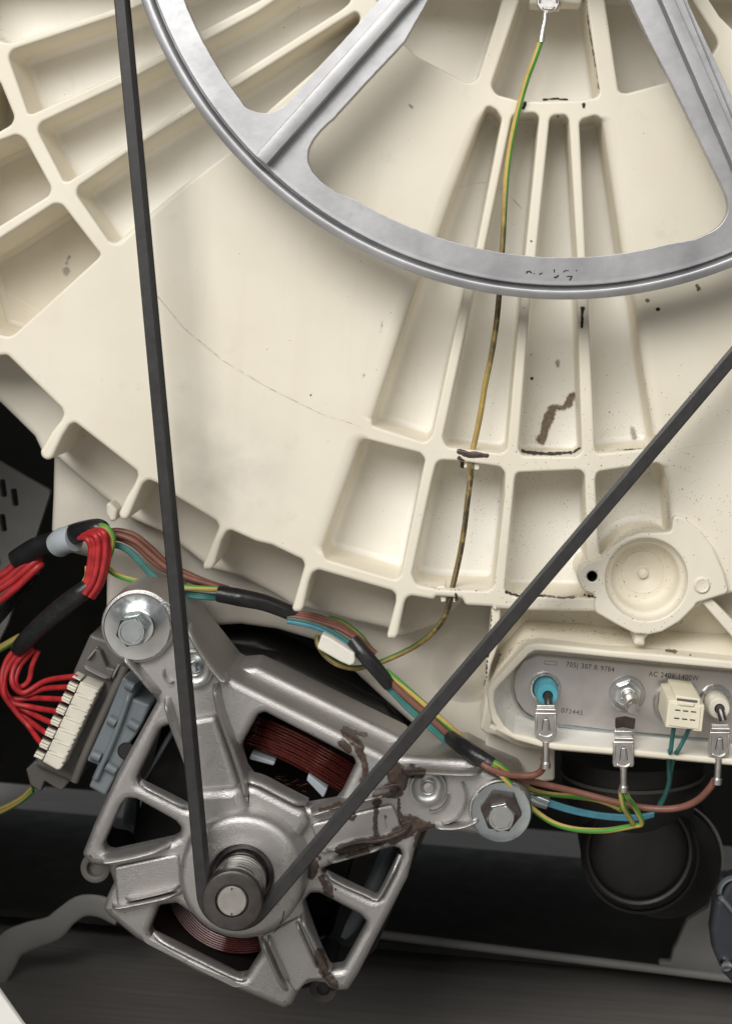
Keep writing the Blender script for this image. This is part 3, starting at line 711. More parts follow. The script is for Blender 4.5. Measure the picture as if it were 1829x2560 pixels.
# --- arms: raised channel floors and bead edges
def armplate(pts, h1, r=1.5, bev=1.2, h0=-3): 
    return part('arm', lambda g: g.prism(rnd(PL(pts, h1), r, 4)[0], h1, h0, (), bev, 4), 'alu', mot, 50)
def rid(px, w, h1, h0=-1.5, sub=6): return part('rib', lambda g: g.ridge(PL(px, h1), w, h1, h0, True, 8, sub), 'alu', mot, 60)
armplate([(452, 1800), (540, 1786), (596, 1958), (604, 2040), (480, 2060), (484, 2000), (466, 1900)], 3.6, 2.5, 2.4)     # arm to the top mount
armplate([(480, 1975), (598, 1968), (640, 2060), (600, 2110), (486, 2110)], 7.0, 3, 3.5)
rid([(408, 1752), (430, 1822), (466, 1918), (486, 1996)], 1.15, 6.2)
rid([(533, 1716), (545, 1782), (583, 1888), (608, 1962), (614, 2000)], 1.25, 6.6)
rid([(462, 1568), (500, 1636), (548, 1700), (566, 1702)], 1.2, 6.0)
rid([(300, 1640), (340, 1684), (394, 1748)], 1.2, 5.5)
rid([(462, 1568), (430, 1520), (400, 1500)], 1.1, 4.5)
armplate([(284, 2168), (446, 2134), (458, 2236), (292, 2266)], 1.2, 1.5, 1.0)                                             # left arm
rid([(243, 2160), (300, 2154), (424, 2124)], 1.15, 5.0)
rid([(300, 2258), (380, 2240), (452, 2222)], 0.85, 4.8)
rid([(270, 2276), (330, 2266), (456, 2239)], 0.95, 4.4)
armplate([(650, 2340), (752, 2290), (816, 2450), (770, 2452), (738, 2488)], 1.2, 1.5, 1.0)                               # bottom arm
rid([(652, 2350), (676, 2410), (716, 2494)], 0.85, 4.2)
rid([(666, 2342), (690, 2400), (722, 2470)], 0.75, 4.6)
rid([(750, 2296), (776, 2350), (808, 2420), (822, 2440)], 1.0, 4.8)
rid([(736, 2300), (764, 2364), (796, 2436)], 0.7, 3.4)
armplate([(775, 2060), (980, 2010), (1010, 2080), (800, 2140)], 1.6, 1.6, 1.0)                                           # right arm
rid([(772, 2044), (812, 2030), (900, 2006), (1000, 1980)], 1.15, 5.4)
rid([(806, 2138), (880, 2110), (960, 2100), (1030, 2070)], 1.1, 5.0)
rid([(812, 2164), (880, 2144), (960, 2122)], 0.9, 4.0)
rid([(1000, 1938), (1052, 1934), (1130, 1938), (1205, 1940)], 1.1, 5.2)
rid([(1080, 2072), (1130, 2074), (1170, 2066), (1200, 2050)], 1.0, 4.4)
rid([(612, 1954), (650, 1964), (700, 1990), (762, 2022)], 1.3, 5.4)                                                       # under the coil window
rid([(346, 1962), (400, 1990), (470, 2026)], 0.8, 2.2)
rid([(812, 2190), (860, 2216), (915, 2240), (935, 2250), (951, 2240), (1000, 2146)], 0.75, 2.2)
rid([(378, 2344), (480, 2396), (590, 2449), (610, 2446)], 0.9, 1.4)
# fan-shaped web between hub and windows
armplate([(606, 1960), (640, 1968), (760, 2030), (772, 2060), (740, 2110), (600, 2090)], 4.2, 2.5, 2.5)
# corner bosses with hidden screw; dark colour stands in for shade on aluminium
part('corner_boss', lambda g: g.lathe(*M(238, 2172, -20), [(5.4, -44), (5.4, -21.2), (5.0, -20.2), (4.2, -20), (3.1, -20.4), (2.9, -23), (0.01, -23)], 40), 'holder', mot, 40)
part('corner_boss', lambda g: g.lathe(*M(808, 2474, -22), [(5.0, -44), (5.0, -23.2), (4.6, -22.2), (3.8, -22), (2.4, -22.4), (2.0, -24), (0.01, -24)], 40), 'holder', mot, 40)
# screws in dished seats
def seat(px, py, h, r, name='screw_seat'):
    u, v = M(px, py, h)
    return part(name, lambda g: g.lathe(u, v, [(r, h - .3), (r - .25, h + .9), (r - .7, h + 1.0), (r - 1.3, h - .2), (r - 2.4, h - .9), (2.75, h - 1.0), (2.6, h + .1), (2.3, h + .3), (2.0, h + .1), (1.9, h - .4), (0.01, h - .4)], 48), 'zincdull', mot, 35)
s1 = seat(486, 1672, 1.2, 6.6); s2 = seat(1069, 1969, 1.4, 6.3)
for sx, (px, py) in ((s1, (488, 1670)), (s2, (1070, 1970))):
    u, v = M(px, py, 3)
    part('screw_head', lambda g: g.lathe(u, v, [(1.95, 0), (1.9, 2.0), (1.5, 2.5), (0.01, 2.7)], 28), 'bluezinc' if sx is s1 else 'tin', sx, 35)
# recess and crescents beside the right screw
def cres(px, py, r, a0, a1, w, h1):
    rid([(px + r * cos(radians(a)), py + r * sin(radians(a))) for a in range(a0, a1 + 1, 12)], w, h1, -1)
cres(1098, 1996, 66, -34, 96, 0.55, 3.0)
cres(1075, 1985, 46, 0, 100, 0.45, 2.0)
part('lug', lambda g: g.lathe(*M(345, 1566, 3), [(12.6, -20), (12.6, 1.6), (12.2, 2.6), (11.2, 3.0), (9, 3.0)], 72), 'alu', mot, 45)
part('lug', lambda g: g.lathe(*M(1250, 2028, 1.5), [(10.7, -20), (10.7, .6), (10.4, 1.3), (9.6, 1.5), (8, 1.5)], 72), 'alu', mot, 45)
rid([(404, 1672), (412, 1700), (434, 1712)], 0.55, 2.6); rid([(436, 1660), (446, 1690), (452, 1700)], 0.5, 2.4)
# --- inside the motor
st_o = [(560, 1700), (1010, 1905), (905, 2450), (700, 2500), (290, 2300), (250, 2130), (420, 1780)]
part('stator', lambda g: g.prism(rnd(PL([(600, 1640), (1050, 1845), (1090, 2030), (930, 2400), (760, 2460), (400, 2300), (330, 2130), (470, 1760)], -60), 8, 6)[0], -62, -150, (), 3), 'stator', mot, 50)
part('rear_shield', lambda g: g.prism(rnd(PL([(560, 1640), (700, 1655), (1000, 1800), (1040, 1850), (1000, 1990), (900, 2400), (760, 2440), (380, 2300), (330, 2130), (430, 1760)], -46), 6, 6)[0], -34.2, -62, [rnd(PL([(560, 1800), (930, 1960), (820, 2360), (430, 2200)], -46), 10, 6)[0]], 0.5), 'stator', mot, 50)
part('casing_edge', lambda g: g.prism(rnd(PL([(560, 1672), (640, 1666), (1010, 1848), (1040, 1893), (990, 1910), (600, 1715)], -16), 3, 6)[0], -16, -34, (), 2.5, 5), 'alu', mot, 60)
# black pieces filling the dark gap above the motor
part('dark_gap_piece', lambda g: [g.prism(rnd(PL(p, h), 3, 5)[0], h, h - 26, (), 2.0, 4) for p, h in (([(500, 1590), (640, 1600), (980, 1760), (1075, 1880), (1000, 1870), (560, 1680), (480, 1630)], -52), ([(520, 1620), (700, 1650), (960, 1780), (1010, 1840), (900, 1820), (560, 1690)], -40))], 'black', mot, 60)
part('armature', lambda g: g.lathe(*M(620, 2130, -50), [(22, -90), (22, -44), (19, -40), (9, -38), (8, -20), (0.01, -20)], 64), 'copper2', mot, 40)
# upper coil: each strand a tube
def coil(name, strands, r, mat):
    g = G()
    for P in strands: g.tube(P, r, 7, 5)
    return g.build(name, mat, mot)
S1 = []
for k in range(10):
    d = 4 + k * 7.4; j = 1.0 * sin(k * 2.3)
    x0, y0 = 660 - 0.45 * d - 10, 1792 + 0.89 * d
    S1.append([(*M(x, y, h), h) for x, y, h in ((x0 - 40 + 0.1 * d, y0 + 26 - .15 * d, -30), (x0 - 14, y0 + 2 + j, -22), (x0 + 30, y0 + 10 + j, -16 - .3 * abs(k - 6)), (x0 + 110, y0 + 46 - j, -15 - .3 * abs(k - 6)), (x0 + 190, y0 + 90 + j, -17 - .3 * abs(k - 6)), (x0 + 262, y0 + 136, -24))])
coil('copper_winding', S1, 0.46, 'copper')
S2 = []
for k in range(11):
    d = k * 7.4 + 0.3; x0, y0 = 660 - 0.45 * d - 10, 1792 + 0.89 * d
    S2.append([(*M(x, y, h), h) for x, y, h in ((x0 - 10, y0 + 4, -24), (x0 + 30, y0 + 13, -19), (x0 + 110, y0 + 49, -18.6), (x0 + 190, y0 + 93, -20), (x0 + 262, y0 + 138, -26))])
coil('copper_winding', S2, 0.5, 'copper')
S3 = []
for k in range(7):
    rr = 154 + k * 5.4
    S3.append([(*M(603 + rr * cos(radians(a)), 2195 + rr * sin(radians(a)), -16 - .5 * abs(k - 5) - 6 * abs(a - 105) / 60), -16 - .5 * abs(k - 5) - 6 * abs(a - 105) / 60) for a in range(62, 176, 8)])
coil('copper_winding', S3, 0.46, 'coppershade')
part('coil_former', lambda g: g.prism(rnd(PL([(560, 1760), (930, 1930), (900, 1960), (560, 1800)], -30), 2)[0], -30, -60), 'copper', mot)
part('coil_tab', lambda g: g.prism(rnd(PL([(624, 1891), (686, 1912), (680, 1921), (619, 1905)], -12), .5)[0], -15, -22, (), .4), 'ltgrey', mot)
part('coil_tab', lambda g: g.prism(rnd(PL([(768, 1942), (816, 1980), (806, 2003), (764, 1958)], -13), .5)[0], -16, -22, (), .4), 'ltgrey', mot)
random.seed(8)
br = []
for k in range(34):
    x, y = random.uniform(640, 760), random.uniform(1938, 1990); a = random.uniform(-.2, .5); L = random.uniform(8, 26)
    br.append(P3([(x, y, -26), (x + L * .5 * cos(a), y + L * .5 * sin(a) - 3, -24), (x + L * cos(a), y + L * sin(a), -27)]))
g = G()
for P in br: g.tube(P, 0.14, 5, 3)
g.build('armature_wires', 'copper2', mot)
part('former_bar', lambda g: g.prism(rnd(PL(d4((800, 500), (870, 510), (860, 830), (820, 850), (770, 650)), -40), 1)[0], -40, -46), 'greybody', mot)
part('former_bar', lambda g: g.prism(rnd(PL([(372, 1938), (346, 1970), (410, 1850), (432, 1814), (446, 1816)], -12), .6)[0], -12, -30), 'greybody', mot)
part('former_bar', lambda g: g.tube(P3([(985, 2100, -34), (930, 2220, -34), (880, 2310, -36), (840, 2350, -38), (780, 2366, -40)]), 3.0, 10, 6), 'greybody', mot)

# ================================================================== belt
bu, bv, bR = pc[0], pc[1], 1128 * pk
br_, BT = 9.0, 3.7                                      # motor pulley pitch and belt thickness
H0, H1 = 16.2, 24.6
dx, dy = bu - MC[0], bv - MC[1]; L = hypot(dx, dy); base = atan2(dy, dx); al = math.asin((bR - br_) / L)
def belt(g):
    path = []
    # left tangent, round the motor pulley, right tangent, round the drum pulley
    aL, aR = base + pi / 2 + al, base - pi / 2 - al     # outward normals of left / right runs
    n1 = [aL + (2 * pi + aR - aL) * i / 40 for i in range(41)]
    for a in n1: path.append((MC[0], MC[1], br_, a))
    for i in range(1, 40): path.append(('s', i / 40, aR))
    n2 = [aR + (aL - aR) * i / 120 for i in range(121)]
    for a in n2: path.append((bu, bv, bR, a))
    for i in range(1, 40): path.append(('l', i / 40, aL))
    R = []
    for p in path:
        if p[0] == 's': a = p[2]; cx = MC[0] + dx * p[1]; cy = MC[1] + dy * p[1]; r = br_ + (bR - br_) * p[1]
        elif p[0] == 'l': a = p[2]; cx = bu - dx * p[1]; cy = bv - dy * p[1]; r = bR - (bR - br_) * p[1]
        else: cx, cy, r, a = p
        n = Vector((cos(a), sin(a)))
        prof = [(0, H0 + .3), (.25, H0)] + [(BT - .4, H0), (BT, H0 + .4), (BT, H1 - .4), (BT - .4, H1), (.3, H1), (0, H1 - .3)]
        N = 5; w = (H1 - H0 - 1) / N
        for k in range(N):
            hh = H1 - .5 - k * w
            prof += [(0, hh - .1), (1.0, hh - w * .42), (1.0, hh - w * .58), (0, hh - w + .1)]
        R.append([(cx + n.x * (r + x), cy + n.y * (r + x), h) for x, h in prof])
    R.append(R[0]); g.rings(R)
bo_ = G(); belt(bo_); bo_ = bo_.build('drive_belt', 'rubber', None, 28)
tag(bo_, 'black ribbed rubber drive belt running from the motor pulley round the drum pulley', 'belt')

# ================================================================== mounting bolts
def bolt(name, label, px, py, h, rw, hx, hr, hh, dome, mat_w, mat_h, flange=0):
    u, v = M(px, py, h)
    t = thing(name, label, 'bolt', tuple(W(u, v, h)), 'bolts holding the drive motor')
    part('washer', lambda g: g.lathe(u, v, [(rw, h), (rw, h + .8), (rw - .35, h + 1.2), (rw * .55, h + dome * .8), (hr * 1.05, h + dome), (0.6, h + dome + .05)], 80), mat_w, t, 30)
    u2, v2 = M(*hx, h + dome + hh * .5)
    def hd(g):
        H = h + dome; a0 = radians(12)
        hexa = lambda r: [(u2 + r * cos(a0 + pi / 3 * i), v2 + r * sin(a0 + pi / 3 * i)) for i in range(6)]
        def hx_(r, hq, rr): return [(x, y, hq) for x, y in rnd(hexa(r), rr, 5)[0]]
        g.rings([hx_(hr, H - .6, .15), hx_(hr, H + hh - .9, .15), hx_(hr * .97, H + hh - .35, hr * .3), hx_(hr * .92, H + hh, hr * .6), hx_(hr * .78, H + hh, hr * .7), hx_(hr * .74, H + hh - .35, hr * .7)], True)
        g.fill([[(u2 + hr * .72 * cos(x * pi / 16), v2 + hr * .72 * sin(x * pi / 16), H + hh - .35) for x in range(32)]])
    part('hex_head', hd, mat_h, t, 28)
    if flange:
        part('rusty_nut', lambda g: g.prism(rnd([(u2 + flange * cos(radians(-8) + pi / 3 * i), v2 + 1 + flange * sin(radians(-8) + pi / 3 * i)) for i in range(6)], .5)[0], h + dome + 2.2, h, (), .5), 'rust', t, 28)
    return t
bolt('mounting_bolt', 'hex bolt with wide shiny cone washer at the upper left of the motor', 345, 1566, 3.0, 11.3, (332, 1577), 5.3, 5.0, 2.2, 'zinc', 'bluezinc')
bolt('mounting_bolt', 'hex bolt with blue tinted washer at the right of the motor', 1252, 2028, 1.5, 10.2, (1252, 2040), 5.0, 5.4, 0.5, 'bluezinc', 'zinc', 7.0)

# ================================================================== heating element
HZ = -13.0
hea = thing('heating_element', 'stamped steel heating element flange with its stud, nut and ceramic bushes', 'heater', tuple(W(*M(1560, 1780, HZ), -20)))
hpl = [(1281, 1718), (1286, 1684), (1308, 1652), (1340, 1638), (1520, 1655), (1829, 1683), (2080, 1706), (2110, 1790), (2080, 1876), (1829, 1853), (1520, 1826), (1393, 1810), (1345, 1801), (1310, 1780), (1289, 1752)]
part('flange', lambda g: g.prism(rnd(PL(hpl, HZ), 3, 6)[0], HZ, HZ - 4, (), 0.6), 'heater', hea)
part('flange_fold', lambda g: g.ridge(PL([(1393, 1812), (1520, 1829), (1829, 1856), (2000, 1872)], HZ), 0.5, HZ + .7, HZ - 1, False), 'bluezinc', hea)
part('flange_fold', lambda g: g.ridge(PL([(1345, 1803), (1310, 1783), (1288, 1754), (1280, 1720)], HZ), 0.45, HZ + .5, HZ - 1, False), 'zincdull', hea)
def crimp(px, py, r):
    u, v = M(px, py, HZ); random.seed(int(px))
    def f(g):
        R = []
        for rr, h in ((r, HZ - .2), (r * .98, HZ + .9), (r * .92, HZ + 1.7), (r * .80, HZ + 1.8), (r * .74, HZ + 1.1), (r * .72, HZ - .2)):
            R.append([(u + rr * (1 + .03 * noise.noise((cos(a) * 3, sin(a) * 3, rr))) * cos(a), v + rr * (1 + .03 * noise.noise((cos(a) * 4, sin(a) * 4, rr + 5))) * sin(a), h + .18 * noise.noise((cos(a) * 7, sin(a) * 7, rr))) for a in [2 * pi * i / 56 for i in range(56)]])
        g.rings(R); g.fill([R[-1]])
    return f
part('terminal_collar', crimp(1361, 1718, 5.5), 'zinc', hea, 45)
part('terminal_collar', crimp(1786, 1750, 5.6), 'zinc', hea, 45)
def bush(p0, p1, r0, r1, mat, pin_end):
    g = G(); a, b = Vector(P3([p0])[0]), Vector(P3([p1])[0])
    g.tube([tuple(a), tuple(a + (b - a) * .55), tuple(a + (b - a) * .9), tuple(b)], [r0, r0, r1 * 1.06, r1 * .94], 36, 4, True)
    o = g.build('ceramic_bush', mat, hea, 50)
    g = G(); d = (b - a).normalized(); e = Vector(P3([pin_end])[0])
    g.tube([tuple(b - d * .2), tuple(b + d * .25)], r1 * .50, 24, 2, True); g.build('bush_bore', 'black', o)
    g = G(); g.tube([tuple(b - d * .2), tuple(b + d * .9), tuple(b + (e - b) * .5 + Vector((0, 0, .6))), tuple(e)], [1.25, 1.3, 1.35, 1.35], 14, 5, True); g.build('terminal_pin', 'dsteel', o)
bush((1362, 1719, HZ), (1368, 1739, -4.5), 4.1, 3.5, 'cyan', (1370, 1764, -1.5))
bush((1787, 1756, HZ), (1797, 1772, -4), 4.1, 3.5, 'bush', (1806, 1802, -1.5))
def nut(g):
    u, v = M(1568, 1737, HZ + 3)
    for i in range(1): pass
    hx = lambda r, rr: rnd([(u + r * cos(radians(20) + pi / 3 * i), v + r * sin(radians(20) + pi / 3 * i)) for i in range(6)], rr, 5)[0]
    R = [[(x, y, h) for x, y in hx(r, rr)] for r, h, rr in ((5.0, HZ, .15), (5.0, HZ + 3.2, .15), (4.8, HZ + 3.9, 1.6), (4.4, HZ + 4.1, 2.6), (3.0, HZ + 4.1, 2.4), (2.6, HZ + 3.4, 2.2))]
    g.rings(R); g.fill([R[-1]])
part('nut_washer', lambda g: g.lathe(*M(1566, 1735, HZ + .5), [(6.2, HZ), (6.2, HZ + .8), (5.9, HZ + 1.1), (2, HZ + 1.1)], 56), 'zincdull', hea)
part('nut', nut, 'zinc', hea, 28)
part('stud', lambda g: g.tube(P3([(1572, 1743, HZ + 2), (1577, 1757, -4), (1580, 1765, -0.5), (1581, 1767, 0.2), (1583, 1773, 2.4)]), [2.45, 2.45, 2.4, 2.1, 2.05], 28, 6), 'shaft', hea, 30)
part('stud_end', lambda g: g.lathe(*M(1583, 1773, 3), [(2.05, 1.5), (2.0, 2.6), (1.7, 3.0), (0.01, 3.1)], 28), 'shaft', hea)
part('sensor_socket', lambda g: g.lathe(*M(1681, 1757, HZ), [(7.0, HZ - .3), (7.0, HZ + 1.6), (6.6, HZ + 2.4), (5.2, HZ + 2.5), (4.4, HZ + 2.0), (4.3, HZ - 3), (0.01, HZ - 3)], 56), 'zincdull', hea, 40)
part('sensor_seal', lambda g: g.lathe(*M(1681, 1757, HZ), [(4.3, HZ + 1.0), (3.8, HZ + 1.8), (2.6, HZ + 1.4), (2.2, HZ - 1)], 40), 'black', hea)
def lettering(txt, px, py, ang, size, mat='ink', h=HZ, parent=hea, name='stamped_lettering', xs=1.0):
    cu = bpy.data.curves.new(name, 'FONT'); cu.body = txt; cu.size = size; cu.extrude = 0.02; cu.space_character = 1.12; cu.space_word = 1.1
    cu.offset = 0.035
    ob = bpy.data.objects.new(name, cu); C.objects.link(ob)
    dg = bpy.context.evaluated_depsgraph_get(); me = bpy.data.meshes.new_from_object(ob.evaluated_get(dg))
    bpy.data.objects.remove(ob); bpy.data.curves.remove(cu)
    u, v = M(px, py, h); a = radians(ang); g = G()
    g.add([(u + p.co.x * xs * cos(a) - p.co.y * sin(a), v + p.co.x * xs * sin(a) + p.co.y * cos(a), h + .015 + p.co.z) for p in me.vertices], [tuple(p.vertices) for p in me.polygons])
    return g.build(name, mat, parent, 5)
lettering('705| 307 R 9784', 1413, 1666, -6.8, 2.45, xs=0.90)
lettering('AC 240V 1400W', 1620, 1690, -5.5, 2.5, xs=0.88)
lettering('073445', 1401, 1781, -7.5, 2.3)
part('stamped_mark', lambda g: [g.ridge(PL(x, HZ), .10, HZ + .06, HZ - .1, False, 4, 1) for x in ([(1361, 1652), (1391, 1655)], [(1391, 1655), (1390, 1663)], [(1390, 1663), (1360, 1660)], [(1360, 1660), (1361, 1652)])], 'ink', hea)

# ------------------------------------------------------------------ spade terminals
def spade(parent, cx, ytop, ybody0, ybody1, ycr0, ycr1, w, h, lean=0.0, oxide=None):
    X = lambda dx, y: (cx + dx + lean * (y - ytop), y)
    t = part('spade_terminal', lambda g: g.prism(rnd(PL([X(-w * .5, ybody0), X(w * .5, ybody0), X(w * .5, ybody1 - 8), X(w * .46, ybody1), X(9, ycr0 - 6), X(9, ycr0), X(-9, ycr0), X(-9, ycr0 - 6), X(-w * .46, ybody1), X(-w * .5, ybody1 - 8)], h), .5, 4)[0], h, h - 2.2, (), .45, 3), 'tin', parent, 40)
    part('rolled_edge', lambda g: [g.ridge(PL([X(s * w * .42, ybody0 + 1), X(s * w * .43, ybody1 - 9)], h), .42, h + .55, h - .3, True, 6, 4) for s in (-1, 1)], 'tin', t, 60)
    part('rolled_edge', lambda g: g.ridge(PL([X(-w * .36, ybody1 - 10), X(-w * .2, ybody1 - 4), X(0, ybody1 - 1), X(w * .2, ybody1 - 4), X(w * .36, ybody1 - 10)], h), .36, h + .6, h - .3, True, 6, 4), 'tin', t, 60)
    part('embossed_tongue', lambda g: [g.ridge(PL(p, h), .16, h + .35, h - .1, True, 5, 3) for p in ([X(-w * .19, ybody1 - 13), X(-w * .11, ybody0 + 14)], [X(-w * .11, ybody0 + 14), X(w * .11, ybody0 + 14)], [X(w * .11, ybody0 + 14), X(w * .19, ybody1 - 13)])], 'dsteel', t, 60)
    part('embossed_tongue', lambda g: g.prism(rnd(PL([X(-w * .08, ybody0 + 17), X(w * .08, ybody0 + 17), X(w * .13, ybody1 - 15), X(-w * .13, ybody1 - 15)], h), .3)[0], h + .22, h - .2, (), .2), 'tin', t)
    part('blade', lambda g: g.prism(rnd(PL([X(-w * .42, ytop), X(w * .42, ytop), X(w * .42, ybody0 + 4), X(-w * .42, ybody0 + 4)], h), .4)[0], h - .5, h - 1.6, (), .3), oxide or 'tin', t)
    part('rolled_bridge', lambda g: g.tube(P3([(*X(-w * .42, ybody0 - 7), h - .1), (*X(w * .42, ybody0 - 6), h - .1)]), .62, 12, 2), 'tin', t, 50)
    part('crimp', lambda g: g.tube(P3([(*X(0, ycr0 - 8), h - .9), (*X(0, ycr0 + (ycr1 - ycr0) * .45), h - .9), (*X(0, ycr1 - 16), h - .9), (*X(0, ycr1 - 13), h - .9), (*X(0, ycr1), h - .9)]), [1.25, 1.15, 1.2, 1.6, 1.65], 16, 5), 'tin', t, 40)
    return t

# ================================================================== wires
def harness(label, name='wiring_harness', cat='wiring harness', at=(0, 0, 0)):
    return thing(name, label, cat, at)
hn = harness('long wiring harness in black tape crossing behind the belt from left clip to heater', at=tuple(W(*M(700, 1520, -30), -30)))
WR = 0.95
A = -26
part('clip_ring', lambda g: [g.tube(P3([(146, 1362, -34), (160, 1352, -32), (186, 1345, -30)]), [4.7, 4.9, 4.8], 32, 4)], 'ltgrey', hn, 45)
part('tape_sleeve', lambda g: g.tube(P3([(40, 1402, -44), (90, 1372, -42), (150, 1350, -38), (200, 1330, -28), (246, 1322, -24), (262, 1330, -24)]), [3.9, 4.1, 3.9, 3.7, 3.6, 2.5], 20, 8), 'tape', hn, 60)
for k, (y0, y1, h) in enumerate(((322, 330, -30), (352, 352, -26), (372, 375, -28))):
    wire('brown_wire', [(*c7((690, y0 + 4))[0], h), (*c7((760, y0))[0], h), (*c7((860, y0 + 30 + k * 8))[0], h), (*c7((960, y0 + 110 + k * 14))[0], h), (*c7((1060, y0 + 205))[0], h), (*c7((1190, y0 + 272 - k * 6))[0], h), (*c7((1330, 652 + k * 10))[0], h), (*c7((1450, 690 + k * 8))[0], h)], WR * 1.08, 'brown', hn)
for k in range(3):
    wire('blue_wire', [(*c7((700, 398 + k * 9))[0], A), (*c7((780, 418 + k * 9))[0], A), (*c7((860, 475 + k * 12))[0], A), (*c7((940, 570 + k * 10))[0], A), (*c7((1030, 646 + k * 11))[0], A), (*c7((1110, 690 + k * 10))[0], A), (*c7((1200, 716 + k * 11))[0], A + 2), (*c7((1300, 728 + k * 11))[0], A + 3), (*c7((1420, 738 + k * 9))[0], A)], WR * .72, 'teal', hn)
wire('earth_wire', [(*e6((1130, 240))[0], -22), (*e6((1210, 270))[0], -20), (*e6((1275, 380))[0], -20), (*e6((1260, 520))[0], -22), (*e6((1215, 640))[0], -27), (*e6((1200, 700))[0], -28), (*c7((740, 600))[0], -26), (*c7((880, 645))[0], -24), (*c7((1040, 668))[0], -22), (*c7((1200, 682))[0], -20), (*c7((1420, 694))[0], -22)], WR * 1.05, 'earth', hn)
wire('tape_sleeve', [(546, 1484, -21), (600, 1494, -20), (665, 1508, -22), (736, 1536, -24)], [2.9, 3.1, 2.9, 2.6], 'tape', hn, 20)
for k in range(3):
    wire('brown_wire', [(*p, -24 + k) for p in c8((300, 835 + k * 14), (420, 850 + k * 15), (540, 880 + k * 16), (650, 930 + k * 12), (760, 1010 + k * 8), (860, 1100))], WR * .95, 'brown', hn)
for k in range(2):
    wire('blue_wire', [(*p, -22) for p in c8((300, 876 + k * 20), (430, 900 + k * 20), (540, 940 + k * 18), (620, 985 + k * 18), (700, 1040 + k * 14), (800, 1130))], WR * .95, 'blue' if k else 'teal', hn)
wire('earth_wire', [(*p, -27) for p in c8((560, 872), (660, 905), (760, 985), (820, 1060))], WR * .9, 'earthshade', hn)
wire('tape_sleeve', [(*g6((412, 405))[0], -19), (*g6((500, 520))[0], -17), (*g6((610, 650))[0], -17), (*g6((722, 785))[0], -19)], [2.4, 2.7, 2.6, 2.4], 'tape', hn, 20)
wire('earth_wire', [(*p, -19) for p in g6((690, 665), (790, 752), (900, 848), (1030, 965), (1160, 1080), (1320, 1222))], WR * 1.15, 'earth', hn)
wire('brown_wire', [(*p, -18) for p in g6((690, 720), (790, 822), (880, 905), (1010, 1015), (1130, 1125), (1290, 1270))], WR * 1.2, 'brown', hn)
for k in range(2):
    wire('blue_wire', [(*p, -19) for p in g6((680 + k * 16, 790 - k * 12), (780 + k * 18, 890 - k * 16), (870 + k * 18, 985 - k * 16), (1000 + k * 18, 1100 - k * 18), (1120 + k * 18, 1205 - k * 18), (1260, 1315))], WR * .85, 'teal', hn)
wire('tape_sleeve', [(*g6((1238, 1232))[0], -12), (*g6((1330, 1300))[0], -4), (*g6((1450, 1380))[0], 0), (*g6((1585, 1462))[0], 2)], [2.5, 2.8, 2.8, 2.4], 'tape', hn, 20)
# tails from the last sleeve to the heater
tw = [(*g4(p)[0], h) for p, h in (((100, 140), 1), ((200, 165), 2), ((300, 235), 0), ((400, 320), -4), ((520, 402), -12), ((660, 440), -21), ((850, 460), -24), ((1050, 485), -27), ((1180, 520), -27), ((1310, 580), -20))]
wire('earth_wire', tw, WR * .95, 'earth', hn)
wire('earth_wire', [(*g4(p)[0], h) for p, h in (((150, 165), 2), ((270, 290), 3), ((400, 430), 0), ((520, 562), -4), ((700, 690), -6), ((900, 752), -7), ((1150, 765), -8), ((1340, 738), -9), ((1430, 720), -10), ((1490, 705), -9), ((1478, 640), -7), ((1420, 540), -4), ((1370, 470), 0), ((1345, 400), 1))], WR * 1.02, 'earth', hn)
ew = wire('earth_wire', [(*g4(p)[0], h) for p, h in (((1310, 400), 1), ((1316, 480), 0), ((1335, 560), -2), ((1380, 640), -6), ((1415, 700), -9))], WR * 1.0, 'earth', hn)
spade(hn, 1557.5, 1828, 1853, 1918, 1925, 1979, 54, 3.0, 0.0)
b1 = wire('brown_wire', [(*g4(p)[0], h) for p, h in (((90, 175), 3), ((150, 215), 4), ((280, 265), 3), ((420, 280), 1), ((540, 274), 0), ((608, 235), -2), ((630, 170), 0), ((628, 120), 0))], WR * 1.2, 'brown', hn)
spade(hn, 1363.5, 1764, 1781, 1843, 1862, 1920, 56, 2.5, 0.0)
wire('brown_wire', [(*g4(p)[0], h) for p, h in (((150, 225), 1), ((300, 275), -1), ((480, 318), -4), ((700, 372), -7), ((950, 432), -9), ((1200, 498), -9), ((1450, 553), -9))] + [(*g5(p)[0], h) for p, h in (((850, 238), -8), ((1040, 218), -6), ((1190, 150), -3), ((1300, 40), 0), ((1350, -40), 1))], WR * 1.25, 'brown', hn)
spade(hn, 1800, 1812, 1829, 1892, 1902, 1960, 54, 2.5, -0.06)
for k in range(3):
    wire('blue_wire', [(*g4(p)[0], -20) for p in ((330, 360 + k * 10), (420, 400 + k * 14), (540, 455 + k * 18), (680, 505 + k * 18), (860, 562 + k * 17), (1050, 606 + k * 15), (1250, 630 + k * 15), (1460, 636 + k * 14), (1600, 610 + k * 10))], WR * .72, 'blue', hn)
part('heat_shrink', lambda g: g.tube(P3([(*g4((480, 440))[0], -20), (*g4((570, 485))[0], -20), (*g4((665, 520))[0], -20)]), [2.4, 2.6, 2.3], 14, 4), 'bluezinc', hn)

tie = G(); tie.prism(rnd(PL(g6((112, 462), (150, 355), (230, 395), (425, 520), (432, 575), (420, 612), (385, 626), (300, 590), (118, 484)), -14), .7)[0], -14, -19, (), .7, 3)
tag(tie.build('cable_tie', 'white'), 'white nylon cable clip on the harness, gripping the drum earth wire', 'cable clip')

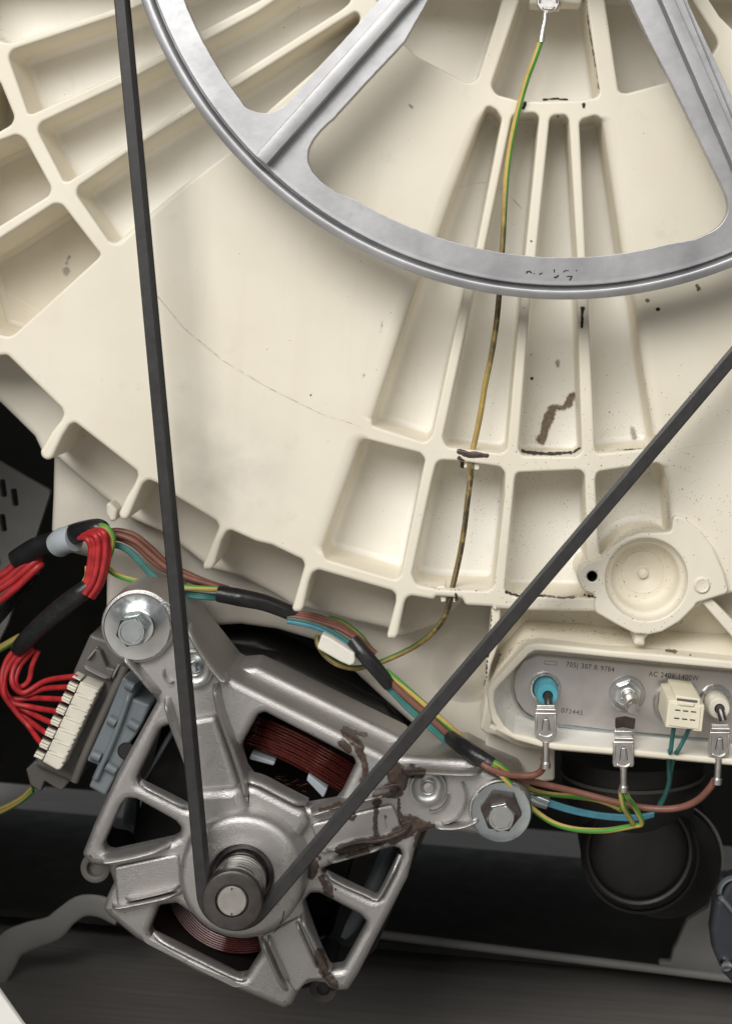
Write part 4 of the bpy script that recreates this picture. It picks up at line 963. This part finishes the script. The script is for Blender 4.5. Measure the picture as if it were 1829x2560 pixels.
# drum earth wire
dw = thing('drum_earth_wire', 'green and yellow earth wire smeared with black grease running down the tub channel', 'wire', tuple(W(*M(1200, 1200, 0), 0)))
path = [(1353, 92, 4), (1345, 120, 4), (1332, 156, 4), (1317, 196, 3), (1301, 250, 2.5), (1286, 310, 2), (1274, 370, 1.5), (1265, 440, 1.5), (1260, 520, 1.5), (1256, 600, 1.5), (1250, 690, 1.5), (1245, 760, 1.5), (1237, 830, 1.2), (1224, 905, 1), (1211, 966, 0), (1201, 1030, -1), (1189, 1090, -2), (1180, 1130, -2), (1177, 1165, -2), (1174, 1205, -2), (1167, 1260, -2), (1160, 1320, -3), (1150, 1382, -4), (1138, 1436, -4), (1126, 1488, -4), (1114, 1535, -8), (1084, 1578, -14), (1036, 1616, -20), (965, 1650, -24), (915, 1666, -26), (880, 1670, -22), (842, 1660, -20), (812, 1638, -22), (795, 1612, -20), (793, 1592, -24)]
wire('insulated_wire', path, WR * 1.02, 'earthgrime', dw, 12, 6)
sp = part('tab_terminal', lambda g: g.prism(rnd(PL(c3((386, -60), (530, -60), (530, 28), (512, 62), (462, 78), (455, 95), (425, 95), (430, 76), (400, 56), (386, 30)), 5), .5)[0], 5, 3, (), .45), 'tin', dw)
part('rolled_edge', lambda g: [g.ridge(PL(c3(*p), 5), .42, 5.6, 4.6, True) for p in (((405, -40), (405, 30)), ((512, -40), (512, 28)), ((415, 48), (460, 58), (505, 44)))], 'tin', sp, 60)
part('crimp', lambda g: g.tube(P3([(*c3((440, 82))[0], 4), (*c3((437, 130))[0], 4), (*c3((425, 190))[0], 4), (*c3((413, 268))[0], 4)]), [1.1, 1.05, 1.15, 1.35], 14, 4), 'tin', sp)
part('bearing_lug', lambda g: g.prism(rnd(PL(c3((330, -60), (690, -60), (665, 25), (540, 20), (540, 40), (340, 25)), -2), .8)[0], -2, -14, (), .8), 'cream', tub)

# temperature sensor plug
sn = thing('sensor_plug', 'ivory six slot plug with two teal wires in the heater sensor socket', 'plug', tuple(W(*M(1690, 1790, 0), 0)))
FH = 13.0
bodyp = PL(g2((815, 968), (905, 975), (905, 905), (1220, 950), (1222, 1020), (1275, 1032), (1238, 1368), (1130, 1360), (1130, 1340), (775, 1312)), FH)
part('housing', lambda g: g.prism(rnd(bodyp, .35, 3)[0], FH, -10, (), .35), 'ivory', sn)
part('face', lambda g: g.prism(rnd(PL(g2((850, 1000), (935, 1010), (935, 1040), (1140, 1065), (1150, 1040), (1225, 1050), (1200, 1335), (815, 1285)), FH), .3)[0], FH + .35, FH - .5, (), .2), 'ivory', sn)
part('latch', lambda g: g.prism(rnd(PL(g2((945, 975), (1150, 1000), (1140, 1052), (935, 1030)), FH), .5)[0], FH + .7, FH - .5, (), .45), 'ivory', sn)
part('latch_shadow_gap', lambda g: g.prism(rnd(PL(g2((922, 940), (1185, 970), (1182, 1000), (1150, 1000), (945, 973), (920, 973)), FH), .1)[0], FH + .06, FH - .1, (), .03), 'holder', sn)
for r_ in range(2):
    for c_ in range(3):
        x, y = 930 + c_ * 100 - r_ * 13, 1090 + c_ * 11 + r_ * 103
        part('slot', lambda g: g.prism(rnd(PL(g2((x - 34, y - 12), (x + 34, y - 5), (x + 36, y + 11), (x - 32, y + 5)), FH), .1)[0], FH + .42, FH, (), .03), 'black', sn)
wire('teal_wire', [(*g2((885, 1296))[0], 9), (*g2((862, 1450))[0], 6), (*g2((838, 1624))[0], 3), (*d6((1222, 200))[0], -4), (*d6((1222, 300))[0], -10), (*d6((1222, 400))[0], -14), (*d6((1180, 520))[0], -20), (*d6((1120, 590))[0], -24)], .78, 'teal', sn)
wire('teal_wire', [(*g2((1080, 1322))[0], 9), (*g2((1020, 1450))[0], 6), (*g2((925, 1624))[0], 3), (*d6((1258, 220))[0], -5), (*d6((1236, 320))[0], -12), (*d6((1218, 430))[0], -18), (*d6((1160, 540))[0], -24)], .78, 'teal', sn)
# earth strip under the stud
es = part('earth_strip', lambda g: g.prism(rnd(PL(g2((132, 1190), (260, 1172), (400, 1205), (365, 1520), (135, 1505)), -4), .5)[0], -3, -4.2, (), .3), 'heater', hea)
part('earth_strip_end', lambda g: g.prism(rnd(PL(g2((140, 1188), (260, 1170), (398, 1203), (392, 1260), (380, 1340), (240, 1310), (140, 1330)), -2.8), .5)[0], -2.8, -3.2, (), .2), 'rust', es)
part('earth_symbol', lambda g: [g.ridge(PL(g2(*p), -3), .09, -2.85, -3.1, False, 4, 3) for p in (((205, 1410), (235, 1375), (275, 1385), (300, 1420), (285, 1445)), ((200, 1415), (285, 1432)), ((200, 1445), (285, 1452)), ((225, 1465), (270, 1470)), ((247, 1380), (245, 1420)))], 'tin', es)

# red motor lead
rl = thing('motor_lead', 'bundle of red wires with black sleeve looping to the motor plug', 'wire bundle', tuple(W(*M(180, 1560, -30), -30)))
random.seed(3)
Lt = [(985, 395), (1030, 500), (1020, 640), (1000, 780), (965, 900), (900, 985)]
Rt = [(1195, 290), (1228, 420), (1225, 580), (1190, 760), (1130, 920), (1040, 1060)]
for k in range(6):
    f = k / 5; pts = [(*e6((a[0] + (b[0] - a[0]) * f, a[1] + (b[1] - a[1]) * f))[0], -19 + 3.0 * sin(pi * f) - (1.5 if k % 2 else 0)) for a, b in zip(Lt, Rt)]
    pts = [(*e6((900 + 30 * f, 380 - 60 * f))[0], -25), *pts]
    wire('red_wire', pts, 1.12, 'red', rl)
for k in range(3):
    f = .2 + k * .3; pts = [(*e6((a[0] + (b[0] - a[0]) * f, a[1] + (b[1] - a[1]) * f))[0], -22) for a, b in zip(Lt, Rt)]
    wire('red_wire', pts, 1.12, 'red', rl)
wire('earth_wire', [(*p, -24) for p in e6((985, 700), (985, 800), (950, 880), (920, 930))], .9, 'earth', rl)
wire('tape_sleeve', [(*e6(p)[0], h) for p, h in (((1010, 930), -20), ((900, 1010), -20), ((700, 1170), -22), ((450, 1390), -24), ((270, 1570), -26), ((200, 1640), -28))], [2.9, 3.3, 3.6, 3.5, 3.3, 2.6], 'tape', rl, 20)
pins = [(454, 1249), (421, 1315), (386, 1391), (350, 1467), (317, 1535), (287, 1601), (258, 1664)]
loops = [[(200, 1055), (100, 1170), (80, 1285), (150, 1350), (290, 1275)], [(215, 1075), (130, 1180), (100, 1290), (160, 1362), (280, 1325)],
         [(165, 1030), (55, 1150), (22, 1290), (70, 1385), (220, 1384)], [(150, 1020), (42, 1150), (12, 1300), (65, 1405), (200, 1440)],
         [(175, 1040), (70, 1160), (30, 1310), (90, 1415), (200, 1480)], [(160, 1030), (48, 1165), (14, 1325), (80, 1440), (180, 1520)], [(180, 1045), (60, 1175), (22, 1340), (95, 1460), (190, 1570)]]
for k in range(7):
    pts = [(*c7(p)[0], -28 - 1.2 * (k % 3) + (2 if j == 2 else 0)) for j, p in enumerate(loops[k])] + [(*c7(pins[k])[0], -21), (*c7((pins[k][0] + 30, pins[k][1] + 6))[0], -20)]
    wire('red_wire', pts, 1.0, 'red', rl)
wire('red_wire', [(*p, -30) for p in c7((245, 1085), (205, 1180), (185, 1270), (140, 1310), (80, 1300))], 1.0, 'red', rl)
ll = thing('side_lead', 'bundle of red wires with dark sleeve leaving at the left edge', 'wire bundle', tuple(W(*M(40, 1440, -44), -44)))
for k, (p, q_) in enumerate((((215, 640), (-80, 860)), ((340, 620), (-80, 960)), ((385, 660), (-80, 1010)), ((410, 730), (-80, 1150)), ((300, 640), (-80, 900)))):
    wire('red_wire', [(*e6((p[0] + 60, p[1] - 50))[0], -44), (*e6(p)[0], -42 - (k == 4) * 3), (*e6(((p[0] + q_[0]) / 2, (p[1] + q_[1]) / 2 + 20))[0], -42 - (k == 4) * 3), (*e6(q_)[0], -42)], 1.45, 'red', ll)
for k in range(4):
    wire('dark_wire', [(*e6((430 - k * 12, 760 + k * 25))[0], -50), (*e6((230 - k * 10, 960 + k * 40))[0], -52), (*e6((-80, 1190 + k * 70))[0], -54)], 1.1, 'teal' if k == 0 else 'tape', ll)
el = G(); el.tube(P3([(*e6((240, 1500))[0], -30), (*e6((130, 1560))[0], -30), (*e6((-60, 1665))[0], -31)]), 1.5, 10, 4)
tag(el.build('earth_lead', 'earthshade'), 'short dim green and yellow lead at the left edge above the red loop', 'wire')

# motor plug
mp = thing('motor_plug', 'beige seven way motor plug seated in a dark grey holder', 'plug', tuple(W(*M(150, 1800, -24), -24)))
part('holder', lambda g: g.prism(rnd(PL(e7((640, 20), (760, 60), (840, 90), (930, 230), (985, 290), (960, 430), (560, 1380), (500, 1475), (380, 1420), (110, 1300), (130, 1190), (440, 560), (480, 380)), -27), 1.0)[0], -27, -52, (), 1.2), 'holder', mp)
part('holder_top', lambda g: g.prism(rnd(PL(e7((560, 330), (690, 150), (740, 190), (800, 340), (890, 360), (830, 480), (560, 350)), -23), .6)[0], -23, -30, (), .6), 'holder', mp)
part('holder_fin', lambda g: [g.ridge(PL(e7(*p), -22), .5, -20.5, -25, True) for p in (((570, 330), (700, 395), (835, 460)), ((600, 290), (700, 165)), ((850, 470), (910, 330)))], 'pale', mp, 60)
part('holder_rail', lambda g: g.tube(P3([(*e7((985, 330))[0], -23), (*e7((800, 720))[0], -23), (*e7((620, 1120))[0], -23), (*e7((490, 1440))[0], -24)]), 1.6, 12, 4), 'holder', mp)
part('holder_slit', lambda g: g.prism(rnd(PL(e7((905, 420), (940, 440), (560, 1230), (520, 1220)), -26.8), .4)[0], -26.8, -28, (), .1), 'black', mp)
part('holder_foot', lambda g: g.prism(rnd(PL(e7((20, 1330), (110, 1250), (300, 1340), (470, 1400), (440, 1450), (360, 1545), (270, 1490), (200, 1440), (160, 1555), (60, 1480)), -30), .5)[0], -30, -40, (), .6), 'holder', mp)
for k in range(7):
    ox, oy = -53.3 * k, 111.7 * k
    T = lambda *p: e7(*[(x + ox, y + oy) for x, y in p])
    c = part('socket_cell', lambda g: g.prism(rnd(PL(T((543, 488), (728, 552), (716, 590), (690, 600), (700, 622), (672, 660), (640, 668), (498, 588)), -17), .55, 4)[0], -17, -27, (), .7, 4), 'beige', mp)
    part('cell_rib', lambda g: g.ridge(PL(T((545, 490), (640, 520), (724, 556)), -17), .28, -16.5, -17.4, True), 'beige', c)
    part('cell_mouth', lambda g: g.prism(rnd(PL(T((450, 455), (540, 492), (520, 528), (434, 490)), -20), .2)[0], -19.6, -25, (), .2), 'rust', c)
    part('cell_finger', lambda g: [g.prism(rnd(PL(T(*p), -18), .25)[0], -18, -25, (), .3) for p in (((438, 485), (520, 523), (510, 540), (428, 503)), ((425, 508), (508, 545), (494, 570), (412, 535)), ((474, 424), (548, 462), (545, 478), (466, 440)))], 'beige', c)
for k, (a, b) in enumerate((((-40, 1610), (70, 1575)), ((-40, 1635), (76, 1590)))):
    pass
yl = thing('yellow_wire_pair', 'pair of dim yellow wires leaving the foot of the motor plug', 'wire', tuple(W(*M(30, 2010, -34), -34)))
for k in range(2):
    wire('yellow_wire', [(*p, -35) for p in d4((210, 430 + k * 18), (150, 488 + k * 14), (80, 530 + k * 16), (0, 565 + k * 20), (-80, 590 + k * 22))], 1.0, 'earthshade', yl)
bh = part('brush_holder', lambda g: g.prism(rnd(PL(e7((960, 430), (1080, 520), (1050, 640), (1220, 705), (1120, 930), (1080, 1000), (980, 1130), (950, 1200), (975, 1240), (900, 1370), (785, 1590), (625, 1500), (720, 1290), (605, 1250), (800, 820)), -14), .8)[0], -14, -44, (), .9), 'greybody', mot)
part('holder_peg', lambda g: [g.tube(P3([(*e7(a)[0], -13), (*e7(b)[0], -13)]), 1.7, 12, 3) for a, b in (((990, 500), (1060, 535)), ((820, 840), (890, 880)), ((1015, 870), (1105, 925)), ((660, 1180), (740, 1215)), ((800, 1290), (890, 1345)))], 'greybody', bh, 60)
part('holder_web', lambda g: g.ridge(PL(e7((1040, 560), (960, 800), (860, 1060), (740, 1330), (690, 1440)), -14), 1.2, -11.5, -15, True), 'greybody', bh, 60)
part('holder_hole', lambda g: g.lathe(*M(*e7((990, 1150))[0], -13.5), [(3.0, -13.4), (2.8, -13.9), (0.01, -13.9)], 28), 'black', bh)

# ================================================================== hose, damper, strap
hs = thing('drain_hose', 'black rubber sump hose elbow under the heater', 'hose', tuple(W(*M(1610, 2140, -80), -80)))
part('elbow_end', lambda g: g.lathe(*M(1597, 2132, -55), [(21.4, -125), (21.4, -63), (20.9, -58), (19.6, -56), (18.6, -56.4), (18.3, -58), (17.4, -56.5), (14, -53.5), (7, -52), (0.01, -51.6)], 72), 'black', hs, 50)
part('rear_collar', lambda g: g.lathe(*M(1660, 2158, -92), [(22.4, -150), (22.6, -96), (22.2, -93), (20.6, -92), (0.01, -92)], 72), 'black', hs, 50)
part('hose_band', lambda g: g.lathe(*M(1600, 2137, -62), [(22.0, -66), (22.3, -65), (22.3, -62), (22.0, -61.4), (21.0, -61)], 72), 'black', hs, 50)
part('neck', lambda g: g.tube(P3([(1580, 1880, -75), (1580, 1950, -75), (1585, 2010, -76), (1600, 2080, -80), (1605, 2140, -85)]), [27, 27, 23.5, 20, 20], 48, 6), 'black', hs, 60)
part('neck_band', lambda g: g.tube(P3([(1580, 1922, -75), (1580, 1930, -75)]), 27.7, 64, 2), 'holder', hs, 30)
part('wire_band', lambda g: g.tube([(M(1660, 2158, -96)[0] + 23.4 * cos(radians(a)), M(1660, 2158, -96)[1] + 23.4 * sin(radians(a)), -100) for a in range(-10, 61, 5)], .75, 8, 3), 'pale', hs)
dm = thing('damper_bracket', 'blue grey plastic bracket with small zinc screw at the lower right edge', 'bracket', tuple(W(*M(1820, 2440, -60), -60)))
part('body', lambda g: g.prism(rnd(PL([(1960, 2160), (1845, 2186), (1822, 2198), (1806, 2226), (1800, 2240), (1786, 2258), (1776, 2330), (1783, 2382), (1805, 2435), (1835, 2466), (1960, 2500)], -60), 2)[0], -60, -68, (), 2.5, 5), 'damper', dm)
part('rim', lambda g: g.ridge(PL([(1797, 2240), (1802, 2216), (1818, 2200), (1850, 2192)], -60), .7, -58.5, -61, True), 'greybody', dm, 60)
part('rim', lambda g: g.ridge(PL([(1797, 2242), (1812, 2256), (1829, 2276), (1860, 2310)], -60), .9, -58.2, -61, True), 'greybody', dm, 60)
part('screw_head', lambda g: g.lathe(*M(1815, 2414, -58), [(2.5, -60), (2.5, -58.4), (1.9, -57.6), (1.2, -57.8), (0.01, -57.9)], 28), 'bluezinc', dm)
stp = G(); stp.tube(P3([(*d4(p)[0], -150) for p in ((-120, 1760), (0, 1560), (70, 1430), (190, 1370), (330, 1325), (420, 1245), (520, 1180), (640, 1185), (760, 1240))]), [5.5, 6, 6.3, 6, 5.5, 4.6, 4.6, 4.6, 4.6], 16, 6, True, 0.3)
tag(stp.build('support_strap', 'strapgrey'), 'pale grey bent strap behind the motor at the lower left', 'strap')

# ================================================================== grease, dirt and a painted belt shadow lying on the surfaces
def bvh_of(root):
    V, F = [], []
    def walk(o):
        for c in o.children:
            if c.name in BUILT:
                b = len(V); gg = BUILT[c.name]; V.extend(W(*p) for p in gg.v); F.extend(tuple(i + b for i in f) for f in gg.f)
            walk(c)
    walk(root); return BVHTree.FromPolygons(V, F)
EYE = W(0, 0, DIST)
def smear(name, mat, parent, tree, strokes, step=2.0, thick=0.35, rag=7.0, jump=3.0, fr=0.045, lift=0.05):
    segs = []
    for s in strokes:
        w = s[0]; P = s[1:]
        if len(P) == 1: P = [P[0], (P[0][0] + .1, P[0][1])]
        segs += [(P[i], P[i + 1], w) for i in range(len(P) - 1)]
    x0 = min(min(a[0], b[0]) - w for a, b, w in segs) - rag; x1 = max(max(a[0], b[0]) + w for a, b, w in segs) + rag
    y0 = min(min(a[1], b[1]) - w for a, b, w in segs) - rag; y1 = max(max(a[1], b[1]) + w for a, b, w in segs) + rag
    wmax = max(w for a, b, w in segs)
    nx, ny = int((x1 - x0) / step) + 1, int((y1 - y0) / step) + 1
    idx, vs, fs, dv = {}, [], [], []
    def sd(x, y):
        b_ = 1e9
        for a, b, w in segs:
            ex, ey = b[0] - a[0], b[1] - a[1]; t = max(0, min(1, ((x - a[0]) * ex + (y - a[1]) * ey) / (ex * ex + ey * ey + 1e-9)))
            b_ = min(b_, hypot(x - a[0] - ex * t, y - a[1] - ey * t) - w)
        return b_ + rag * (noise.noise((x * fr, y * fr, 1.7)) + .45 * noise.noise((x * fr * 3, y * fr * 3, 4.2)))
    def vert(i, j):
        if (i, j) in idx: return idx[i, j]
        x, y = x0 + i * step, y0 + j * step; d = sd(x, y); r = None
        if d < step * .9:
            p = W(*M(x, y, 0), 0); dr = (p - EYE).normalized(); hit = tree.ray_cast(EYE, dr)
            if hit[0] is not None:
                dep = min(1, max(0, -d) / 8.0)
                o = hit[0] - dr * ((lift + thick * dep * (0.6 + .5 * noise.noise((x * .08, y * .08, 9)))) / 1000)
                r = len(vs); vs.append(o); dv.append(min(1.0, max(0.0, -d / max(3.0, wmax * .8))))
        idx[i, j] = r; return r
    for i in range(nx):
        for j in range(ny):
            qd = [vert(i, j), vert(i + 1, j), vert(i + 1, j + 1), vert(i, j + 1)]
            if None in qd: continue
            ys = [vs[k].y for k in qd]
            if max(ys) - min(ys) < jump / 1000: fs.append(tuple(qd))
    base = OFFS[parent.name]; up = list(range(len(vs)))
    def find(i):
        while up[i] != i: up[i] = up[up[i]]; i = up[i]
        return i
    for f in fs:
        for k in f[1:]:
            x, y = find(f[0]), find(k)
            if x != y: up[y] = x
    comp = {}
    for f in fs: comp.setdefault(find(f[0]), []).append(f)
    for cf in comp.values():                 # every separate blot is an object of its own
        if len(cf) < 10: continue
        ids = sorted({k for f in cf for k in f}); ren = {k: n for n, k in enumerate(ids)}
        me = bpy.data.meshes.new(name); me.from_pydata([tuple(vs[k] - base) for k in ids], [], [tuple(ren[k] for k in f) for f in cf]); me.materials.append(MT[mat])
        at = me.attributes.new('dep', 'FLOAT', 'POINT'); at.data.foreach_set('value', [dv[k] for k in ids])
        me.polygons.foreach_set('use_smooth', [True] * len(me.polygons))
        o = bpy.data.objects.new(name, me); C.objects.link(o); o.parent = parent
def st(w, pts): return [(w, *pts)]
mt = bvh_of(mot)
gs = []
k3 = .25862
def E3(w, *p): gs.extend(st(w * k3, e3(*p)))
E3(55, (330, 190), (400, 270), (460, 350)); E3(40, (440, 330), (500, 450), (510, 560), (500, 680)); E3(40, (300, 300), (360, 370)); E3(26, (420, 200), (510, 230))
E3(62, (760, 520), (860, 560), (960, 580), (1030, 590)); E3(85, (800, 620), (860, 680)); E3(45, (620, 780), (740, 740), (850, 700)); E3(60, (720, 790), (820, 780))
E3(34, (80, 950), (200, 925), (330, 900), (440, 880)); E3(46, (380, 1010))  # last blob is the belt's shadow, painted in the grease colour
E3(40, (630, 890), (640, 880)); E3(26, (620, 940), (605, 1050), (625, 1180)); E3(13, (706, 1010), (712, 1180)); E3(22, (835, 830), (845, 950), (865, 1060))
E3(58, (270, 1340), (400, 1300), (560, 1250), (700, 1225)); E3(72, (760, 1220), (900, 1150), (1000, 1090)); E3(62, (940, 1040), (1050, 1100), (1130, 1140)); E3(40, (1040, 1180), (1030, 1290)); E3(40, (360, 1390), (520, 1345))
E3(55, (-40, 1400), (20, 1480), (-10, 1560)); E3(36, (20, 1380), (70, 1410))
gs += st(11, d5((525, 1010), (560, 1070), (568, 1150))); gs += st(13, e5((765, 590), (800, 690), (850, 790), (890, 870)))
smear('grease_and_belt_shadow', 'grease', mot, mt, gs, 2.0, 0.5, 6.5, 5.0)
smear('crack_mark', 'blackdirt', mot, mt, st(1.6, e5((487, 255), (475, 320), (440, 390), (400, 432))) + st(3, e5((905, 75))) + st(2, d5((1075, 280), (1105, 285))), 1.2, .1, 1.0)
tt = bvh_of(tub)
smear('dirt_streak', 'dirt', tub, tt, st(13, c6((612, 985), (585, 1040))) + st(8, c6((590, 1045), (545, 1062), (495, 1062))) + st(14, c6((482, 1075), (462, 1130), (440, 1200), (412, 1270))), 1.6, .3, 4.5)
smear('dirt_streak', 'blackdirt', tub, tt, st(6, c6((676, 432))) + st(4, c6((674, 450), (672, 500), (670, 550))) + st(4.5, c6((285, 1338), (360, 1352), (480, 1356), (600, 1348))) + st(3.5, c6((620, 1345), (655, 1320))) + st(5, c6((355, 878))) + st(6, c6((1153, 440))) + st(2, c6((350, 728))) + st(2, c6((612, 664))) + st(2, c6((846, 1092))) + st(1.6, c6((930, 1332), (1050, 1325))) + st(2, c6((300, 430), (322, 440)))
      + st(3, c3((430, 632), (500, 626), (580, 632))) + st(4.5, c3((683, 662), (682, 680))) + st(5, c3((312, 655), (300, 685))) + st(1.8, c5((448, 985))) + st(1.6, c5((1405, 738))), 1.2, .12, 2.2, fr=.12)
smear('dirt_streak', 'dirt', tub, tt, st(6.5, c6((1085, 385))) + st(2.2, c3((350, 1535))) + st(4, c3((350, 1530))) + st(4, c3((518, 740))) + st(3, c3((738, 740))) + st(6, g2((790, 330), (900, 348))) + st(3, g2((1090, 393))) + st(2.2, c3((700, 10), (712, 150), (745, 350), (778, 560))) + st(6, c6((1400, 290), (1410, 310))), 1.2, .1, 2.4, fr=.1)
smear('dirt_streak', 'grease', tub, tt, st(7, q(1080, 1060, .19704, [(340, 350), (460, 390), (560, 390), (690, 400)])) + st(5, q(1080, 1060, .19704, [(340, 430), (380, 480), (380, 540)])) + st(4, c8((1365, 720), (1372, 760))), 1.4, .25, 3)
smear('dust_line', 'blackdirt', tub, tt, st(2.4, c9((95, 840), (86, 1000), (66, 1180), (56, 1340))) + st(5, c9((62, 1300))) + st(3.5, c9((195, 712), (260, 735), (330, 728), (420, 735))) + st(3, c9((690, 730), (750, 742))), 1.2, .1, 4.0, fr=.16)
smear('dirt_streak', 'dirt', tub, tt, st(3.5, c9((430, 735), (540, 748), (620, 742))) + st(4, c9((150, 1105))), 1.4, .1, 3.5, fr=.1)
smear('smudge_mark', 'smudge', tub, tt, st(6, c4((440, 105), (425, 150))) + st(11, c4((425, 190), (420, 205))), 1.6, .02, 4, fr=.08, lift=.03)
smear('smudge_mark', 'smudge', tub, tt, st(7, c6((518, 770), (520, 800))) + st(10, c6((990, 1200), (1000, 1250))) + st(5, c2((1070, 665), (1090, 680))) + st(4, c5((905, 510), (890, 580))) + st(4, c5((785, 855), (772, 890))), 1.6, .02, 4, fr=.08, lift=.03)
DL = [(9, c9((95, 840), (86, 1000), (66, 1180), (56, 1340))), (10, c9((195, 700), (260, 720), (400, 728), (560, 740), (720, 735))), (11, c9((790, 460), (880, 375), (1000, 320), (1100, 300), (1230, 318))), (10, c9((690, 150), (695, 380), (690, 470), (650, 560))),
      (9, c9((330, 945), (600, 955), (850, 975), (990, 992))), (14, c9((130, 1180), (230, 1080), (300, 1010))), (10, c9((60, 1250), (130, 1150))), (8, c9((1190, 40), (1215, 160), (1235, 290))), (7, c6((275, 1310), (300, 1350), (620, 1355), (665, 1310))), (6, c6((760, 1340), (1090, 1318))), (6, c6((1050, 800), (1100, 1050), (1140, 1240))), (6, c6((648, 600), (640, 900), (660, 1320))),
      (7, c9((150, 60), (140, 350), (115, 690))), (6, c8((1100, 640), (1240, 690), (1560, 705))), (6, c9((1000, 985), (1100, 1000), (1300, 905)))]
for w, P in DL: smear('dust_line', 'dust', tub, tt, st(w, P), 1.8, .02, 5.0, fr=.07, lift=.04)
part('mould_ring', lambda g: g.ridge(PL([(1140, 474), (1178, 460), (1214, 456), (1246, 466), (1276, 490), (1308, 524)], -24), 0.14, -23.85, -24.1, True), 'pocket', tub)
pt = bvh_of(pul)
smear('worn_marking', 'blackdirt', pul, pt, st(2.4, q(1280, 640, .12315, [(290, 350), (300, 320), (350, 315), (385, 345)])) + st(1.6, q(1280, 640, .12315, [(440, 355)])) + st(2.2, q(1280, 640, .12315, [(560, 370), (600, 350)])) + st(1.8, q(1280, 640, .12315, [(850, 280), (850, 330)])) + st(2.0, q(1280, 640, .12315, [(1040, 320), (1080, 295), (1130, 300)])) + st(1.8, q(1280, 640, .12315, [(1300, 300)])) + st(2.6, q(1280, 640, .12315, [(860, 435), (900, 430), (925, 405)])) + st(2.2, q(1280, 640, .12315, [(1110, 415), (1210, 415), (1170, 480)])), 1.0, .02, 0.8, fr=.2, lift=.03)
smear('smudge_mark', 'smudge', tub, tt, st(1.7, [(392, 738), (462, 822), (560, 903), (676, 972), (800, 1033), (905, 1068)]), 1.3, .01, 1.0, fr=.05, lift=.03)
smear('smudge_mark', 'smudge', tub, tt, st(1.8, [(1148, 470), (1180, 460), (1214, 456)]) + st(1.8, [(1250, 470), (1276, 490), (1302, 522)]), 1.3, .01, 1.0, fr=.05, lift=.03)
